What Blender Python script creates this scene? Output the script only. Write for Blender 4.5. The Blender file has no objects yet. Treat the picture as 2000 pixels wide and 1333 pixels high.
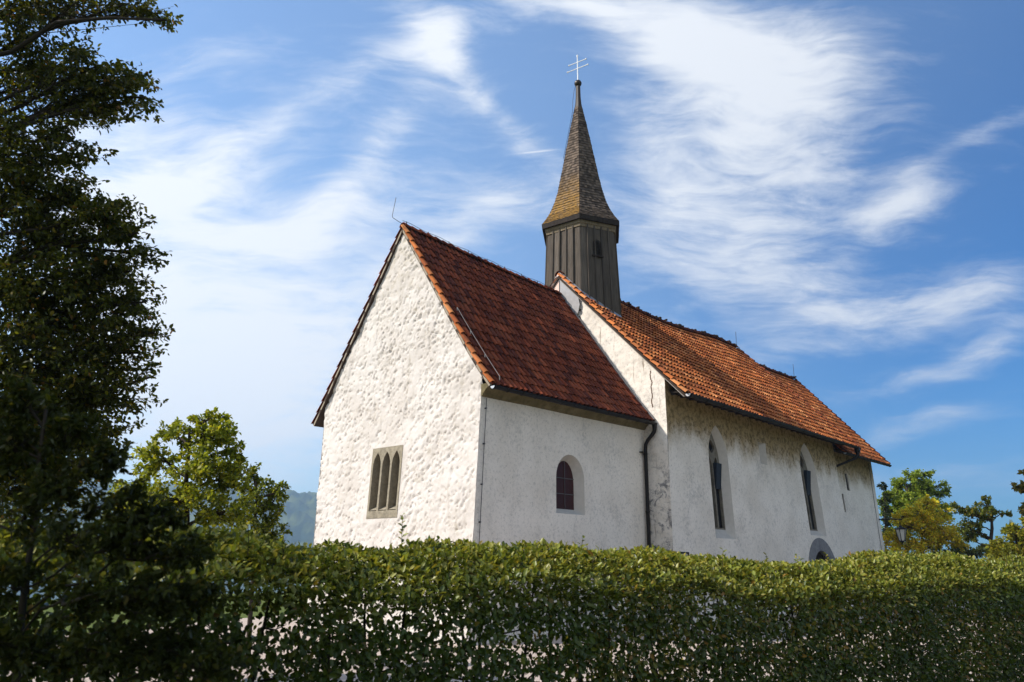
import bpy, bmesh, math, random
import numpy as np
from mathutils import Vector, Matrix
from mathutils.geometry import delaunay_2d_cdt

SC = bpy.context.scene
COL = SC.collection
rad = math.radians

# ---------------------------------------------------------------- camera
CAM = np.array([-14.4247, -13.6542, 2.60])
AR = np.array([0.65625921, -0.75451389, 0.00571352])     # right
AU = np.array([-0.21305787, -0.17803822, 0.96068139])    # up
AF = np.array([0.72383023, 0.63167332, 0.27759434])      # forward
FPX = 1488.468
cd = bpy.data.cameras.new('camera'); cam = bpy.data.objects.new('camera', cd); COL.objects.link(cam)
cam.matrix_world = Matrix(((AR[0], AU[0], -AF[0], CAM[0]), (AR[1], AU[1], -AF[1], CAM[1]), (AR[2], AU[2], -AF[2], CAM[2]), (0, 0, 0, 1)))
cd.sensor_width = 36.0; cd.lens = 36.0 * FPX / 2000.0
cd.clip_start = 0.05; cd.clip_end = 20000
cd.dof.use_dof = True; cd.dof.focus_distance = 22.0; cd.dof.aperture_fstop = 3.2
SC.camera = cam
SC.render.resolution_x = 1024; SC.render.resolution_y = 682

# ---------------------------------------------------------------- sun, sky, exposure
SUN_DIR = np.array([-1.36, 1.0, 1.42]); SUN_DIR /= np.linalg.norm(SUN_DIR)     # towards the sun
SUN_EL = math.asin(SUN_DIR[2]); SUN_AZ = math.atan2(SUN_DIR[0], SUN_DIR[1])
ld = bpy.data.lights.new('sun', 'SUN'); ld.energy = 4.8; ld.angle = rad(0.53); ld.color = (1.0, 0.93, 0.84)
sun = bpy.data.objects.new('sun', ld); COL.objects.link(sun)
sun.rotation_euler = Vector(SUN_DIR).to_track_quat('Z', 'Y').to_euler()
SC.view_settings.view_transform = 'Standard'; SC.view_settings.look = 'None'
SC.view_settings.exposure = 0.45; SC.view_settings.gamma = 1.0; SC.view_settings.use_curve_mapping = False
SC.cycles.max_bounces = 6; SC.cycles.diffuse_bounces = 3; SC.cycles.glossy_bounces = 3
SC.cycles.transmission_bounces = 4; SC.cycles.transparent_max_bounces = 6; SC.cycles.volume_bounces = 0
SC.cycles.use_denoising = True
SC.cycles.sample_clamp_indirect = 6.0

class NT:
    """small helper for writing node trees"""
    def __init__(s, tree): s.t = tree; s.n = tree.nodes; s.l = tree.links
    def new(s, typ, **kw):
        n = s.n.new(typ)
        for k, v in kw.items(): setattr(n, k, v)
        return n
    def put(s, node, idx, v):
        if v is None: return
        sk = node.inputs[idx]
        if isinstance(v, bpy.types.NodeSocket): s.l.new(v, sk)
        else: sk.default_value = v
    def m(s, op, a, b=None, c=None, clamp=False):
        n = s.new('ShaderNodeMath', operation=op, use_clamp=clamp)
        s.put(n, 0, a); s.put(n, 1, b); s.put(n, 2, c); return n.outputs[0]
    def dot(s, a, v):
        n = s.new('ShaderNodeVectorMath', operation='DOT_PRODUCT'); s.put(n, 0, a); s.put(n, 1, v); return n.outputs['Value']
    def ramp(s, v, lo, hi, smooth=True):
        n = s.new('ShaderNodeMapRange', interpolation_type='SMOOTHSTEP' if smooth else 'LINEAR')
        n.clamp = True
        s.put(n, 0, v); s.put(n, 1, lo); s.put(n, 2, hi); return n.outputs[0]
    def mix(s, f, a, b):
        n = s.new('ShaderNodeMix', data_type='RGBA'); s.put(n, 0, f)
        for i, v in ((6, a), (7, b)):
            if isinstance(v, tuple) and len(v) == 3: v = v + (1.0,)
            s.put(n, i, v)
        return n.outputs[2]
    def mul(s, a, b, f=1.0):
        n = s.new('ShaderNodeMix', data_type='RGBA', blend_type='MULTIPLY'); s.put(n, 0, f)
        for i, v in ((6, a), (7, b)):
            if isinstance(v, tuple) and len(v) == 3: v = v + (1.0,)
            s.put(n, i, v)
        return n.outputs[2]
    def noise(s, vec, scale, detail=4.0, rough=0.55, dist=0.0, out=0):
        n = s.new('ShaderNodeTexNoise'); s.put(n, 'Vector', vec); n.inputs['Scale'].default_value = scale
        n.inputs['Detail'].default_value = detail; n.inputs['Roughness'].default_value = rough
        n.inputs['Distortion'].default_value = dist; return n.outputs[out]
    def mapping(s, vec, scale=(1, 1, 1), rot=(0, 0, 0), loc=(0, 0, 0)):
        n = s.new('ShaderNodeMapping'); s.put(n, 0, vec); n.inputs[1].default_value = loc
        n.inputs[2].default_value = rot; n.inputs[3].default_value = scale; return n.outputs[0]
    def sep(s, vec):
        n = s.new('ShaderNodeSeparateXYZ'); s.put(n, 0, vec); return n.outputs
    def comb(s, x, y, z=0.0):
        n = s.new('ShaderNodeCombineXYZ'); s.put(n, 0, x); s.put(n, 1, y); s.put(n, 2, z); return n.outputs[0]

world = bpy.data.worlds.new('World'); SC.world = world; world.use_nodes = True
W = NT(world.node_tree); W.n.clear()
sky = W.new('ShaderNodeTexSky', sky_type='NISHITA'); sky.sun_disc = False
sky.sun_elevation = SUN_EL; sky.sun_rotation = SUN_AZ
sky.altitude = 500; sky.air_density = 1.25; sky.dust_density = 0.7; sky.ozone_density = 2.2
gdir = W.new('ShaderNodeTexCoord').outputs['Generated']
dn = W.new('ShaderNodeVectorMath', operation='NORMALIZE'); W.put(dn, 0, gdir); dvec = dn.outputs[0]
# cirrus layer laid out on a chart of the sky around one fixed compass bearing
dF = W.m('MAXIMUM', W.dot(dvec, tuple(AF)), 0.08)
cu = W.m('DIVIDE', W.dot(dvec, tuple(AR)), dF); cv = W.m('DIVIDE', W.dot(dvec, tuple(AU)), dF)
chart = W.comb(cu, cv, 0.0)
warp = W.new('ShaderNodeVectorMath', operation='MULTIPLY_ADD')
wn = W.noise(chart, 2.6, 3.0, 0.5, 0.0, 1)
W.put(warp, 0, wn); warp.inputs[1].default_value = (0.13, 0.13, 0.0); W.put(warp, 2, chart)
wch = W.new('ShaderNodeVectorMath', operation='SUBTRACT'); W.put(wch, 0, warp.outputs[0]); wch.inputs[1].default_value = (0.065, 0.065, 0.0)
wx, wy, _z = W.sep(wch.outputs[0])
def stroke(px, py, rx, ry, ang, amp, warped=True):
    """one soft streak of the cirrus, centred on the chart"""
    x0 = (px - 1000) / FPX; y0 = -(py - 666.5) / FPX; a = rad(-ang)
    X = W.m('SUBTRACT', wx if warped else cu, x0); Y = W.m('SUBTRACT', wy if warped else cv, y0)
    ca, sa = math.cos(a), math.sin(a)
    p = W.m('ADD', W.m('MULTIPLY', X, ca * FPX / rx), W.m('MULTIPLY', Y, sa * FPX / rx))
    q = W.m('ADD', W.m('MULTIPLY', X, -sa * FPX / ry), W.m('MULTIPLY', Y, ca * FPX / ry))
    r2 = W.m('ADD', W.m('MULTIPLY', p, p), W.m('MULTIPLY', q, q))
    return W.m('MULTIPLY', W.m('POWER', 2.718, W.m('MULTIPLY', r2, -1.0)), amp)
STROKES = [
    (1130, 10, 230, 40, 12, .60), (1400, 120, 300, 90, 28, .85), (1560, 120, 190, 85, 15, .75), (1480, 290, 260, 130, 35, .75),
    (1370, 480, 210, 150, 15, .70), (1300, 330, 130, 60, 50, .45), (1760, 410, 100, 38, -14, .70), (1890, 280, 130, 26, -30, .40),
    (1720, 600, 200, 40, -12, .60), (1900, 610, 150, 50, -14, .75), (1840, 740, 190, 26, -10, .55), (1970, 690, 90, 36, -24, .60),
    (1560, 560, 120, 50, 10, .55), (1600, 690, 200, 36, -6, .40), (1840, 830, 160, 30, -12, .40), (1850, 950, 300, 60, 0, .35),
    (800, 110, 230, 36, -24, .60), (850, 90, 50, 180, -20, .28), (480, 520, 420, 330, 0, .24), (390, 350, 150, 50, -14, .75), (600, 440, 230, 44, -8, .75), (270, 620, 300, 230, 0, .80),
    (470, 800, 320, 170, 0, .95), (950, 200, 220, 34, 42, .55), (740, 290, 210, 40, -58, .52), (980, 390, 190, 60, 14, .45),
    (230, 330, 190, 140, 0, .70), (640, 620, 260, 120, -10, .42), (1010, 60, 70, 30, -20, .25), (840, 480, 150, 50, -30, .45), (560, 250, 150, 40, -25, .35), (450, 120, 160, 40, -10, .30)]
acc = None
for st in STROKES:
    v = stroke(*st); acc = v if acc is None else W.m('ADD', acc, v)
n1 = W.noise(W.mapping(wch.outputs[0], (2.0, 9.0, 1), (0, 0, rad(30))), 2.0, 12.0, 0.66, 0.35)
n2 = W.noise(W.mapping(wch.outputs[0], (2.5, 8.0, 1), (0, 0, rad(-22)), (3.1, 1.7, 0)), 2.4, 12.0, 0.66, 0.35)
n3 = W.noise(W.mapping(wch.outputs[0], (5.0, 22.0, 1), (0, 0, rad(12)), (7.7, 2.2, 0)), 2.2, 10.0, 0.62, 0.5)
side_w = W.ramp(W.noise(chart, 1.3, 2.0, 0.5), 0.42, 0.58)
fib = W.m('ADD', W.m('MULTIPLY', n1, side_w), W.m('MULTIPLY', n2, W.m('SUBTRACT', 1.0, side_w)))
nn = W.m('ADD', W.m('MULTIPLY', fib, 0.62), W.m('MULTIPLY', n3, 0.38))
val = W.m('ADD', W.m('MULTIPLY', acc, 0.85), W.m('MULTIPLY', W.m('SUBTRACT', nn, 0.5), W.m('MULTIPLY_ADD', W.m('MINIMUM', acc, 1.0), 1.2, 1.5)))
cm = W.m('MULTIPLY', W.ramp(val, 0.06, 1.10), W.ramp(W.dot(dvec, tuple(AF)), 0.15, 0.45))
contrail = W.m('MULTIPLY', stroke(1045, 297, 30, 1.6, -6, .5, False), 1.0)
cm = W.m('MINIMUM', W.m('ADD', W.m('MULTIPLY', cm, 0.93), contrail), 0.95)
# an unseen broken veil, added behind the view as neutral fill light
rear = W.m('MULTIPLY', W.ramp(W.dot(dvec, tuple(AF)), 0.30, -0.25), W.m('MULTIPLY_ADD', W.ramp(W.noise(dvec, 2.2, 6.0, 0.6), 0.40, 0.62), 0.45, 0.40))
cm = W.m('MAXIMUM', cm, rear)
# the cloud is sunlit ice: brighter towards the sun's side
sdot = W.ramp(W.dot(dvec, tuple(SUN_DIR)), -0.5, 0.8, False)
ccol = W.mix(sdot, (4.3, 4.5, 4.8, 1), (6.2, 6.35, 6.5, 1))
# clear air is deepest blue at right angles to the sun and beyond
away = W.ramp(W.dot(dvec, tuple(SUN_DIR)), -0.42, 0.34)
skc = W.mul(sky.outputs[0], W.mix(away, (0.05, 0.31, 0.60, 1), (1.05, 1.14, 1.22, 1)))
wcol = W.mix(cm, skc, ccol)
bg = W.new('ShaderNodeBackground'); W.put(bg, 0, wcol); bg.inputs[1].default_value = 0.135
wo = W.new('ShaderNodeOutputWorld'); W.l.new(bg.outputs[0], wo.inputs[0])

# ---------------------------------------------------------------- helpers
def at(px, py, depth):
    """the point that stands at this depth (metres along the view axis)"""
    return CAM + (AF + AR * (px - 1000) / FPX - AU * (py - 666.5) / FPX) * depth

def hash3(i, j, k, seed):
    h = (i.astype(np.int64) * 374761393 + j.astype(np.int64) * 668265263 + k.astype(np.int64) * 2147483647 + seed * 974634777) & 0xffffffff
    h = ((h ^ (h >> 13)) * 1274126177) & 0xffffffff
    h = ((h ^ (h >> 16)) * 2246822519) & 0xffffffff
    return ((h ^ (h >> 15)) & 0xffffff) / float(0xffffff)
def vnoise(P, seed=0):
    P = np.asarray(P, float); I = np.floor(P).astype(np.int64); f = P - I; f = f * f * f * (f * (f * 6 - 15) + 10)
    out = 0
    for dx in (0, 1):
        for dy in (0, 1):
            for dz in (0, 1):
                w = (f[:, 0] if dx else 1 - f[:, 0]) * (f[:, 1] if dy else 1 - f[:, 1]) * (f[:, 2] if dz else 1 - f[:, 2])
                out = out + w * hash3(I[:, 0] + dx, I[:, 1] + dy, I[:, 2] + dz, seed)
    return out
def fbm(P, octs=4, seed=0, gain=0.5):
    P = np.asarray(P, float); a = 1.0; s = 0; t = 0
    for o in range(octs):
        s = s + a * vnoise(P * (2.03 ** o) + o * 17.3, seed + o); t += a; a *= gain
    return s / t

def tag(o, label=None, cat=None, group=None, kind=None):
    if label: o['label'] = label
    if cat: o['category'] = cat
    if group: o['group'] = group
    if kind: o['kind'] = kind
    return o
def empty(name, loc, label, cat, group=None):
    o = bpy.data.objects.new(name, None); COL.objects.link(o); o.location = tuple(loc); o.empty_display_size = 0.2
    return tag(o, label, cat, group)
def obj(name, V, faces, mat, parent=None, smooth=False, col=None):
    """link one mesh object; V in world coordinates"""
    me = bpy.data.meshes.new(name)
    V = np.asarray(V, float).reshape(-1, 3)
    if isinstance(faces, np.ndarray) and faces.ndim == 2:
        nf, k = faces.shape
        me.vertices.add(len(V)); me.vertices.foreach_set('co', V.ravel())
        me.loops.add(nf * k); me.loops.foreach_set('vertex_index', faces.astype(np.int32).ravel())
        me.polygons.add(nf); me.polygons.foreach_set('loop_start', (np.arange(nf) * k).astype(np.int32))
        me.polygons.foreach_set('loop_total', np.full(nf, k, np.int32))
    else:
        me.from_pydata([tuple(v) for v in V], [], [tuple(int(i) for i in f) for f in faces])
    me.update(calc_edges=True); me.validate()
    if smooth: me.polygons.foreach_set('use_smooth', np.ones(len(me.polygons), bool))
    if col is not None:
        at_ = me.color_attributes.new('tint', 'FLOAT_COLOR', 'POINT')
        c4 = np.ones((len(V), 4)); c4[:, :3] = np.asarray(col).reshape(len(V), -1)[:, :3]
        at_.data.foreach_set('color', c4.ravel())
    if mat: me.materials.append(mat)
    o = bpy.data.objects.new(name, me); COL.objects.link(o)
    if parent is not None:
        o.parent = parent
        q = parent; off = Vector((0, 0, 0))
        while q is not None: off += q.location; q = q.parent
        o.location = -off
    return o
class MB:
    """collects shapes of one mesh"""
    def __init__(s): s.V = []; s.F = []; s.C = []; s.n = 0
    def add(s, V, F, c=(1, 1, 1)):
        V = np.asarray(V, float).reshape(-1, 3)
        s.V.append(V); s.F += [tuple(int(i) + s.n for i in f) for f in F]; s.C.append(np.tile(np.array(c, float), (len(V), 1))); s.n += len(V)
    def box(s, c, ax, ay, az, col=(1, 1, 1)):
        """box with half-axes ax, ay, az (vectors)"""
        c = np.array(c, float); ax, ay, az = (np.array(a, float) for a in (ax, ay, az))
        V = [c + i * ax + j * ay + k * az for k in (-1, 1) for j in (-1, 1) for i in (-1, 1)]
        s.add(V, [(0, 2, 3, 1), (4, 5, 7, 6), (0, 1, 5, 4), (2, 6, 7, 3), (0, 4, 6, 2), (1, 3, 7, 5)], col)
    def tube(s, P, r, n=8, col=(1, 1, 1), cap=True):
        P = np.asarray(P, float); r = np.broadcast_to(np.asarray(r, float), (len(P),))
        T = np.gradient(P, axis=0); T /= np.linalg.norm(T, axis=1)[:, None] + 1e-9
        a = np.array([0, 0, 1.0]) if abs(T[0, 2]) < 0.9 else np.array([1.0, 0, 0])
        V = []
        for i in range(len(P)):
            u = np.cross(T[i], a); u /= np.linalg.norm(u) + 1e-9; a2 = np.cross(u, T[i]); a = a2
            for k in range(n):
                th = 2 * math.pi * k / n; V.append(P[i] + r[i] * (math.cos(th) * u + math.sin(th) * a2))
        F = [(i * n + k, i * n + (k + 1) % n, (i + 1) * n + (k + 1) % n, (i + 1) * n + k) for i in range(len(P) - 1) for k in range(n)]
        if cap: F += [tuple(range(n - 1, -1, -1)), tuple((len(P) - 1) * n + k for k in range(n))]
        s.add(V, F, col)
    def build(s, name, mat, parent=None, smooth=False):
        return obj(name, np.concatenate(s.V), s.F, mat, parent, smooth, np.concatenate(s.C))

# ---------------------------------------------------------------- materials
def mat(name):
    m = bpy.data.materials.new(name); m.use_nodes = True; t = NT(m.node_tree); t.n.clear()
    out = t.new('ShaderNodeOutputMaterial'); return m, t, out
def pbsdf(t, out, col, rough=0.8, spec=0.3, metal=0.0, bump=None, bstr=0.3, bdist=0.02):
    b = t.new('ShaderNodeBsdfPrincipled')
    if isinstance(col, tuple) and len(col) == 3: col = col + (1.0,)
    t.put(b, 'Base Color', col); t.put(b, 'Roughness', rough); t.put(b, 'Specular IOR Level', spec); t.put(b, 'Metallic', metal)
    if bump is not None:
        bn = t.new('ShaderNodeBump'); bn.inputs['Strength'].default_value = bstr; bn.inputs['Distance'].default_value = bdist
        t.put(bn, 'Height', bump); t.l.new(bn.outputs[0], b.inputs['Normal'])
    t.l.new(b.outputs[0], out.inputs[0]); return b
def geo_pos(t): return t.new('ShaderNodeNewGeometry').outputs['Position']
def tint(t): return t.new('ShaderNodeVertexColor', layer_name='tint').outputs[0]

def simple(name, c, rough=0.6, spec=0.3, metal=0.0, var=0.25, scale=6.0):
    m, t, o = mat(name); p = geo_pos(t)
    n = t.noise(p, scale, 5.0, 0.6)
    cc = t.mix(n, tuple(x * (1 - var) for x in c), tuple(min(1, x * (1 + var)) for x in c))
    pbsdf(t, o, cc, rough, spec, metal, n, 0.15, 0.01); return m

def plaster(name, kind):
    """lime-washed rubble walls; stains are growth and run-off marks on the wall itself"""
    m, t, o = mat(name); p = geo_pos(t); x, y, z = t.sep(p)
    big = t.noise(p, 0.7, 4.0, 0.6); med = t.noise(p, 3.5, 6.0, 0.65); fine = t.noise(p, 22.0, 5.0, 0.7)
    if kind == 'gable': base = t.mix(t.ramp(big, 0.3, 0.7), (0.52, 0.475, 0.43), (0.60, 0.56, 0.52))
    else: base = t.mix(t.ramp(big, 0.3, 0.7), (0.66, 0.60, 0.52), (0.76, 0.70, 0.62))  # same limewash as the gable, paler to stand in for weak fill light
    base = t.mix(t.m('MULTIPLY', t.ramp(med, 0.52, 0.75), 0.35), base, (0.48, 0.44, 0.38))
    if kind == 'gable':
        up = t.ramp(z, 9.0, 12.5); st = t.noise(t.mapping(p, (1, 3.0, 0.5)), 1.6, 5.0, 0.65); base = t.mix(t.m('MULTIPLY', t.ramp(st, 0.54, 0.70), 0.40), base, (0.36, 0.32, 0.26))
        g = t.m('MULTIPLY', t.ramp(t.m('ADD', med, t.m('MULTIPLY', up, 0.15)), 0.55, 0.75), 0.5)
        base = t.mix(g, base, (0.42, 0.37, 0.29))
        bump = t.m('ADD', t.m('MULTIPLY', med, 0.6), t.m('MULTIPLY', fine, 0.4)); bs, bd = 0.5, 0.02
    else:
        fleck = t.m('MULTIPLY', t.ramp(t.noise(p, 11.0, 7.0, 0.8), 0.50, 0.66), 0.50)
        base = t.mix(fleck, base, (0.24, 0.225, 0.20))
        patch = t.m('MULTIPLY', t.ramp(t.m('MULTIPLY', t.noise(p, 0.9, 5.0, 0.7), t.noise(p, 9.0, 6.0, 0.75)), 0.25, 0.40), 0.38)
        base = t.mix(patch, base, (0.21, 0.21, 0.205))
        bump = t.m('ADD', t.m('MULTIPLY', med, 0.5), t.m('MULTIPLY', fine, 0.5)); bs, bd = 0.35, 0.012
    if kind == 'nave':
        # ochre lichen and soot-like algae growing in an uneven band below the eaves
        wob = t.noise(t.mapping(p, (0.9, 0.9, 0.5)), 1.1, 5.0, 0.65)
        lev = t.m('ADD', z, t.m('MULTIPLY', t.m('SUBTRACT', wob, 0.5), 1.9))
        band = t.ramp(lev, 6.2, 7.5)
        base = t.mix(t.m('MULTIPLY', band, 0.85), base, (0.27, 0.17, 0.045))
        spots = t.m('MULTIPLY', t.ramp(t.noise(p, 4.5, 7.0, 0.8), 0.45, 0.60), t.ramp(lev, 6.4, 7.3))
        base = t.mix(t.m('MULTIPLY', spots, 0.85), base, (0.10, 0.075, 0.035))
    if kind == 'east':
        # run-off streaks under the verge tiles and one long crack
        st = t.noise(t.mapping(p, (1, 7.0, 0.55)), 1.4, 4.0, 0.6)
        base = t.mix(t.m('MULTIPLY', t.ramp(st, 0.60, 0.72), 0.75), base, (0.17, 0.12, 0.08))
        wig = t.m('MULTIPLY', t.m('SUBTRACT', t.noise(t.comb(0.0, 0.0, z), 3.0, 5.0, 0.7), 0.5), 0.30)
        d = t.m('ABSOLUTE', t.m('SUBTRACT', t.m('ADD', y, 0.36), wig))
        ck = t.m('MULTIPLY', t.m('LESS_THAN', d, 0.022), t.m('MULTIPLY', t.m('GREATER_THAN', z, 7.7), t.m('LESS_THAN', z, 9.0)))
        base = t.mix(ck, base, (0.09, 0.05, 0.03))
        low = t.m('MULTIPLY', t.ramp(z, 6.2, 5.0), t.ramp(t.noise(p, 2.2, 6.0, 0.75, 0.8), 0.49, 0.60))
        base = t.mix(t.m('MULTIPLY', low, 0.85), base, (0.13, 0.13, 0.14))
    pbsdf(t, o, base, 0.92, 0.12, 0.0, bump, bs, bd); return m
M_GABLE = plaster('rough_lime_render', 'gable'); M_CHOIR = plaster('smooth_lime_render', 'choir')
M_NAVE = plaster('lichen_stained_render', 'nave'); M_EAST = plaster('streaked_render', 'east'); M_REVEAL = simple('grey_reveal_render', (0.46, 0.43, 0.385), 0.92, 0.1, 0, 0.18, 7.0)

def stone(name, c1, c2, sc=9.0):
    m, t, o = mat(name); p = geo_pos(t); n = t.noise(p, sc, 6.0, 0.7); n2 = t.noise(p, 2.0, 4.0, 0.6)
    cc = t.mix(t.ramp(n, 0.3, 0.7), c1, c2); cc = t.mix(t.m('MULTIPLY', t.ramp(n2, 0.5, 0.7), 0.5), cc, tuple(0.55 * x for x in c1))
    pbsdf(t, o, cc, 0.92, 0.15, 0, n, 0.6, 0.02); return m
M_STONE = stone('weathered_sandstone', (0.20, 0.172, 0.125), (0.31, 0.27, 0.20))
M_TRACERY = stone('dark_tracery_stone', (0.13, 0.115, 0.09), (0.20, 0.18, 0.145)); M_CORNICE = stone('mossy_cornice_stone', (0.09, 0.075, 0.035), (0.19, 0.155, 0.085), 4.0)
M_GREYSTONE = stone('grey_portal_stone', (0.15, 0.15, 0.155), (0.22, 0.22, 0.225), 6.0)

def clay(name, lichen):
    m, t, o = mat(name); p = geo_pos(t); c = tint(t)
    n = t.noise(p, 9.0, 6.0, 0.7); n2 = t.noise(t.mapping(p, (1.3, .55, .55)), 1.3, 6.0, 0.7)
    cc = t.mul(c, t.mix(t.ramp(n, 0.25, 0.75), (0.72, 0.70, 0.68), (1.12, 1.1, 1.05)))
    cc = t.mul(cc, t.mix(t.ramp(n2, 0.35, 0.65), (0.58, 0.53, 0.48), (1.22, 1.18, 1.15)))
    dk = t.m('MULTIPLY', t.ramp(t.m('ADD', t.m('MULTIPLY', n, 0.5), t.m('MULTIPLY', n2, 0.5)), 0.50, 0.62), lichen)
    cc = t.mix(dk, cc, (0.075, 0.035, 0.016))
    pbsdf(t, o, cc, 0.85, 0.12, 0, n, 0.25, 0.008); return m
M_TILE_OLD = clay('dark_red_clay_tile', 0.55); M_TILE = clay('orange_clay_tile', 0.45)

def wood(name, c, axis='Z'):
    m, t, o = mat(name); p = geo_pos(t)
    g = t.noise(t.mapping(p, (22, 22, 1.1)), 1.0, 6.0, 0.65); n = t.noise(p, 1.5, 3.0, 0.5)
    cc = t.mix(t.ramp(g, 0.25, 0.75), tuple(0.6 * x for x in c), tuple(1.25 * x for x in c))
    cc = t.mul(cc, t.mix(n, (0.8, 0.8, 0.8), (1.15, 1.12, 1.08)))
    cc = t.mul(cc, tint(t))
    pbsdf(t, o, cc, 0.85, 0.15, 0, g, 0.35, 0.006); return m
M_BOARD = wood('silvered_board', (0.105, 0.088, 0.072)); M_TRIM = wood('painted_eave_trim', (0.20, 0.16, 0.11)); M_DARKWOOD = wood('dark_fascia_board', (0.035, 0.028, 0.024))

def shingle():
    m, t, o = mat('wood_shingle'); p = geo_pos(t); x, y, z = t.sep(p); c = tint(t)
    n = t.noise(p, 12.0, 5.0, 0.7); n2 = t.noise(p, 1.6, 4.0, 0.6)
    cc = t.mul(c, t.mix(n, (0.7, 0.7, 0.7), (1.2, 1.2, 1.2)))
    # orange lichen grows on the low, weather side of the spire
    nm = t.new('ShaderNodeNewGeometry').outputs['True Normal']
    side = t.ramp(t.dot(nm, (-0.94, 0.34, 0.0)), 0.15, 0.75)
    hgt = t.ramp(t.m('ADD', z, t.m('MULTIPLY', n2, 2.4)), 20.0, 17.0)
    li = t.m('MULTIPLY', t.m('MULTIPLY', side, hgt), t.ramp(t.noise(p, 7.0, 5.0, 0.7), 0.32, 0.52))
    cc = t.mix(t.m('MULTIPLY', li, 0.85), cc, (0.29, 0.155, 0.025))
    pbsdf(t, o, cc, 0.85, 0.2, 0, n, 0.3, 0.01); return m
M_SHINGLE = shingle()
M_METAL = simple('black_painted_metal', (0.010, 0.008, 0.007), 0.6, 0.25); M_ZINC = simple('dull_zinc', (0.42, 0.43, 0.45), 0.45, 0.5, 0.6)
M_WIRE = simple('weathered_wire', (0.05, 0.05, 0.055), 0.5, 0.4, 0.3); M_BRIGHTWIRE = simple('bare_conductor', (0.30, 0.28, 0.26), 0.4, 0.5, 0.5)
M_COPPER = simple('dulled_copper_sheet', (0.60, 0.42, 0.35), 0.55, 0.4, 0.1, 0.15, 3.0)
M_BALL = simple('dark_gilt_ball', (0.035, 0.026, 0.018), 0.35, 0.5, 0.5); M_CROSS = simple('white_metal_cross', (0.80, 0.79, 0.76), 0.35, 0.5, 0.2, 0.05)
M_LEADBAR = simple('lead_bar', (0.09, 0.085, 0.085), 0.6, 0.3); M_DARK = simple('dark_timber_door', (0.02, 0.014, 0.012), 0.7, 0.2)
M_FLAP = simple('blue_black_vent_metal', (0.018, 0.024, 0.034), 0.7, 0.25, 0.0)
M_LANTERN_GLASS = simple('frosted_lantern_glass', (0.50, 0.48, 0.42), 0.3, 0.5, 0.0, 0.1)
def leaded(name, c):
    m, t, o = mat(name); p = geo_pos(t)
    n = t.noise(p, 5.0, 3.0, 0.5); cc = t.mix(n, tuple(0.5 * x for x in c), c)
    bk = t.new('ShaderNodeTexVoronoi'); t.put(bk, 0, p); bk.inputs['Scale'].default_value = 7.0
    pbsdf(t, o, cc, 0.35, 0.12, 0, bk.outputs[0], 0.25, 0.01); return m
M_REDGLASS = leaded('dark_red_leaded_glass', (0.055, 0.016, 0.013)); M_GLASS = leaded('dark_leaded_glass', (0.018, 0.018, 0.02))

def leafmat(name, trans=0.36, gloss=0.022, rough=0.36):
    m, t, o = mat(name); c = tint(t)
    d = t.new('ShaderNodeBsdfDiffuse'); t.put(d, 0, c)
    tr = t.new('ShaderNodeBsdfTranslucent'); t.put(tr, 0, t.mul(c, (1.5, 1.35, 0.6)))
    mx = t.new('ShaderNodeMixShader'); mx.inputs[0].default_value = trans; t.l.new(d.outputs[0], mx.inputs[1]); t.l.new(tr.outputs[0], mx.inputs[2])
    g = t.new('ShaderNodeBsdfGlossy'); g.inputs['Roughness'].default_value = rough; g.inputs[0].default_value = (0.9, 0.92, 0.9, 1)
    fr = t.new('ShaderNodeFresnel'); fr.inputs[0].default_value = 1.42
    fm = t.m('MULTIPLY_ADD', fr.outputs[0], gloss * 8.0, gloss * .8, clamp=True)
    m2 = t.new('ShaderNodeMixShader'); t.l.new(fm, m2.inputs[0]); t.l.new(mx.outputs[0], m2.inputs[1]); t.l.new(g.outputs[0], m2.inputs[2])
    t.l.new(m2.outputs[0], o.inputs[0]); return m
M_LEAF = leafmat('leaf'); M_LEAF_DULL = leafmat('dull_leaf', 0.45, 0.008, 0.5); M_BARK = simple('dark_bark', (0.045, 0.036, 0.028), 0.9, 0.1, 0, 0.4, 18.0)

# ---------------------------------------------------------------- setting: terrain, yard, lake, hills
def terrain_z(x, y):
    r = np.hypot(x - 10.0, y + 2.0)
    top = 0.6 + 0.3 * np.exp(-(((x - CAM[0]) ** 2 + (y - CAM[1]) ** 2) / 60.0))
    s = np.clip((r - 34.0) / 330.0, 0, 1)
    dr = (x - CAM[0]) * AR[0] + (y - CAM[1]) * AR[1]
    left = np.clip((25.0 - dr) / 30.0, 0, 1)
    return top - 34.0 * left * s ** 0.8
def ground():
    rr = np.concatenate([np.linspace(0, 60, 61), 60 * 1.09 ** np.arange(1, 66)]); n = 160
    th = np.linspace(0, 2 * np.pi, n, endpoint=False)
    R, T = np.meshgrid(rr, th, indexing='ij'); x = -5 + R * np.cos(T); y = -5 + R * np.sin(T)
    z = terrain_z(x.ravel(), y.ravel()) + 0.03 * (fbm(np.c_[x.ravel() * .4, y.ravel() * .4, 0 * x.ravel()], 3, 5) - .5)
    V = np.c_[x.ravel(), y.ravel(), z]
    i, j = np.meshgrid(np.arange(len(rr) - 1), np.arange(n), indexing='ij'); i = i.ravel(); j = j.ravel(); j2 = (j + 1) % n
    F = np.c_[i * n + j, (i + 1) * n + j, (i + 1) * n + j2, i * n + j2]
    m, t, o = mat('mown_grass'); p = geo_pos(t)
    a = t.noise(p, 0.35, 5.0, 0.6); b = t.noise(p, 9.0, 4.0, 0.7)
    cc = t.mix(a, (0.075, 0.105, 0.018), (0.13, 0.15, 0.03)); cc = t.mix(t.m('MULTIPLY', b, 0.6), cc, (0.045, 0.06, 0.012))
    pbsdf(t, o, cc, 0.9, 0.1, 0, b, 0.6, 0.05)
    tag(obj('ground', V, F, m, None, True), kind='structure')
ground()
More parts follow.
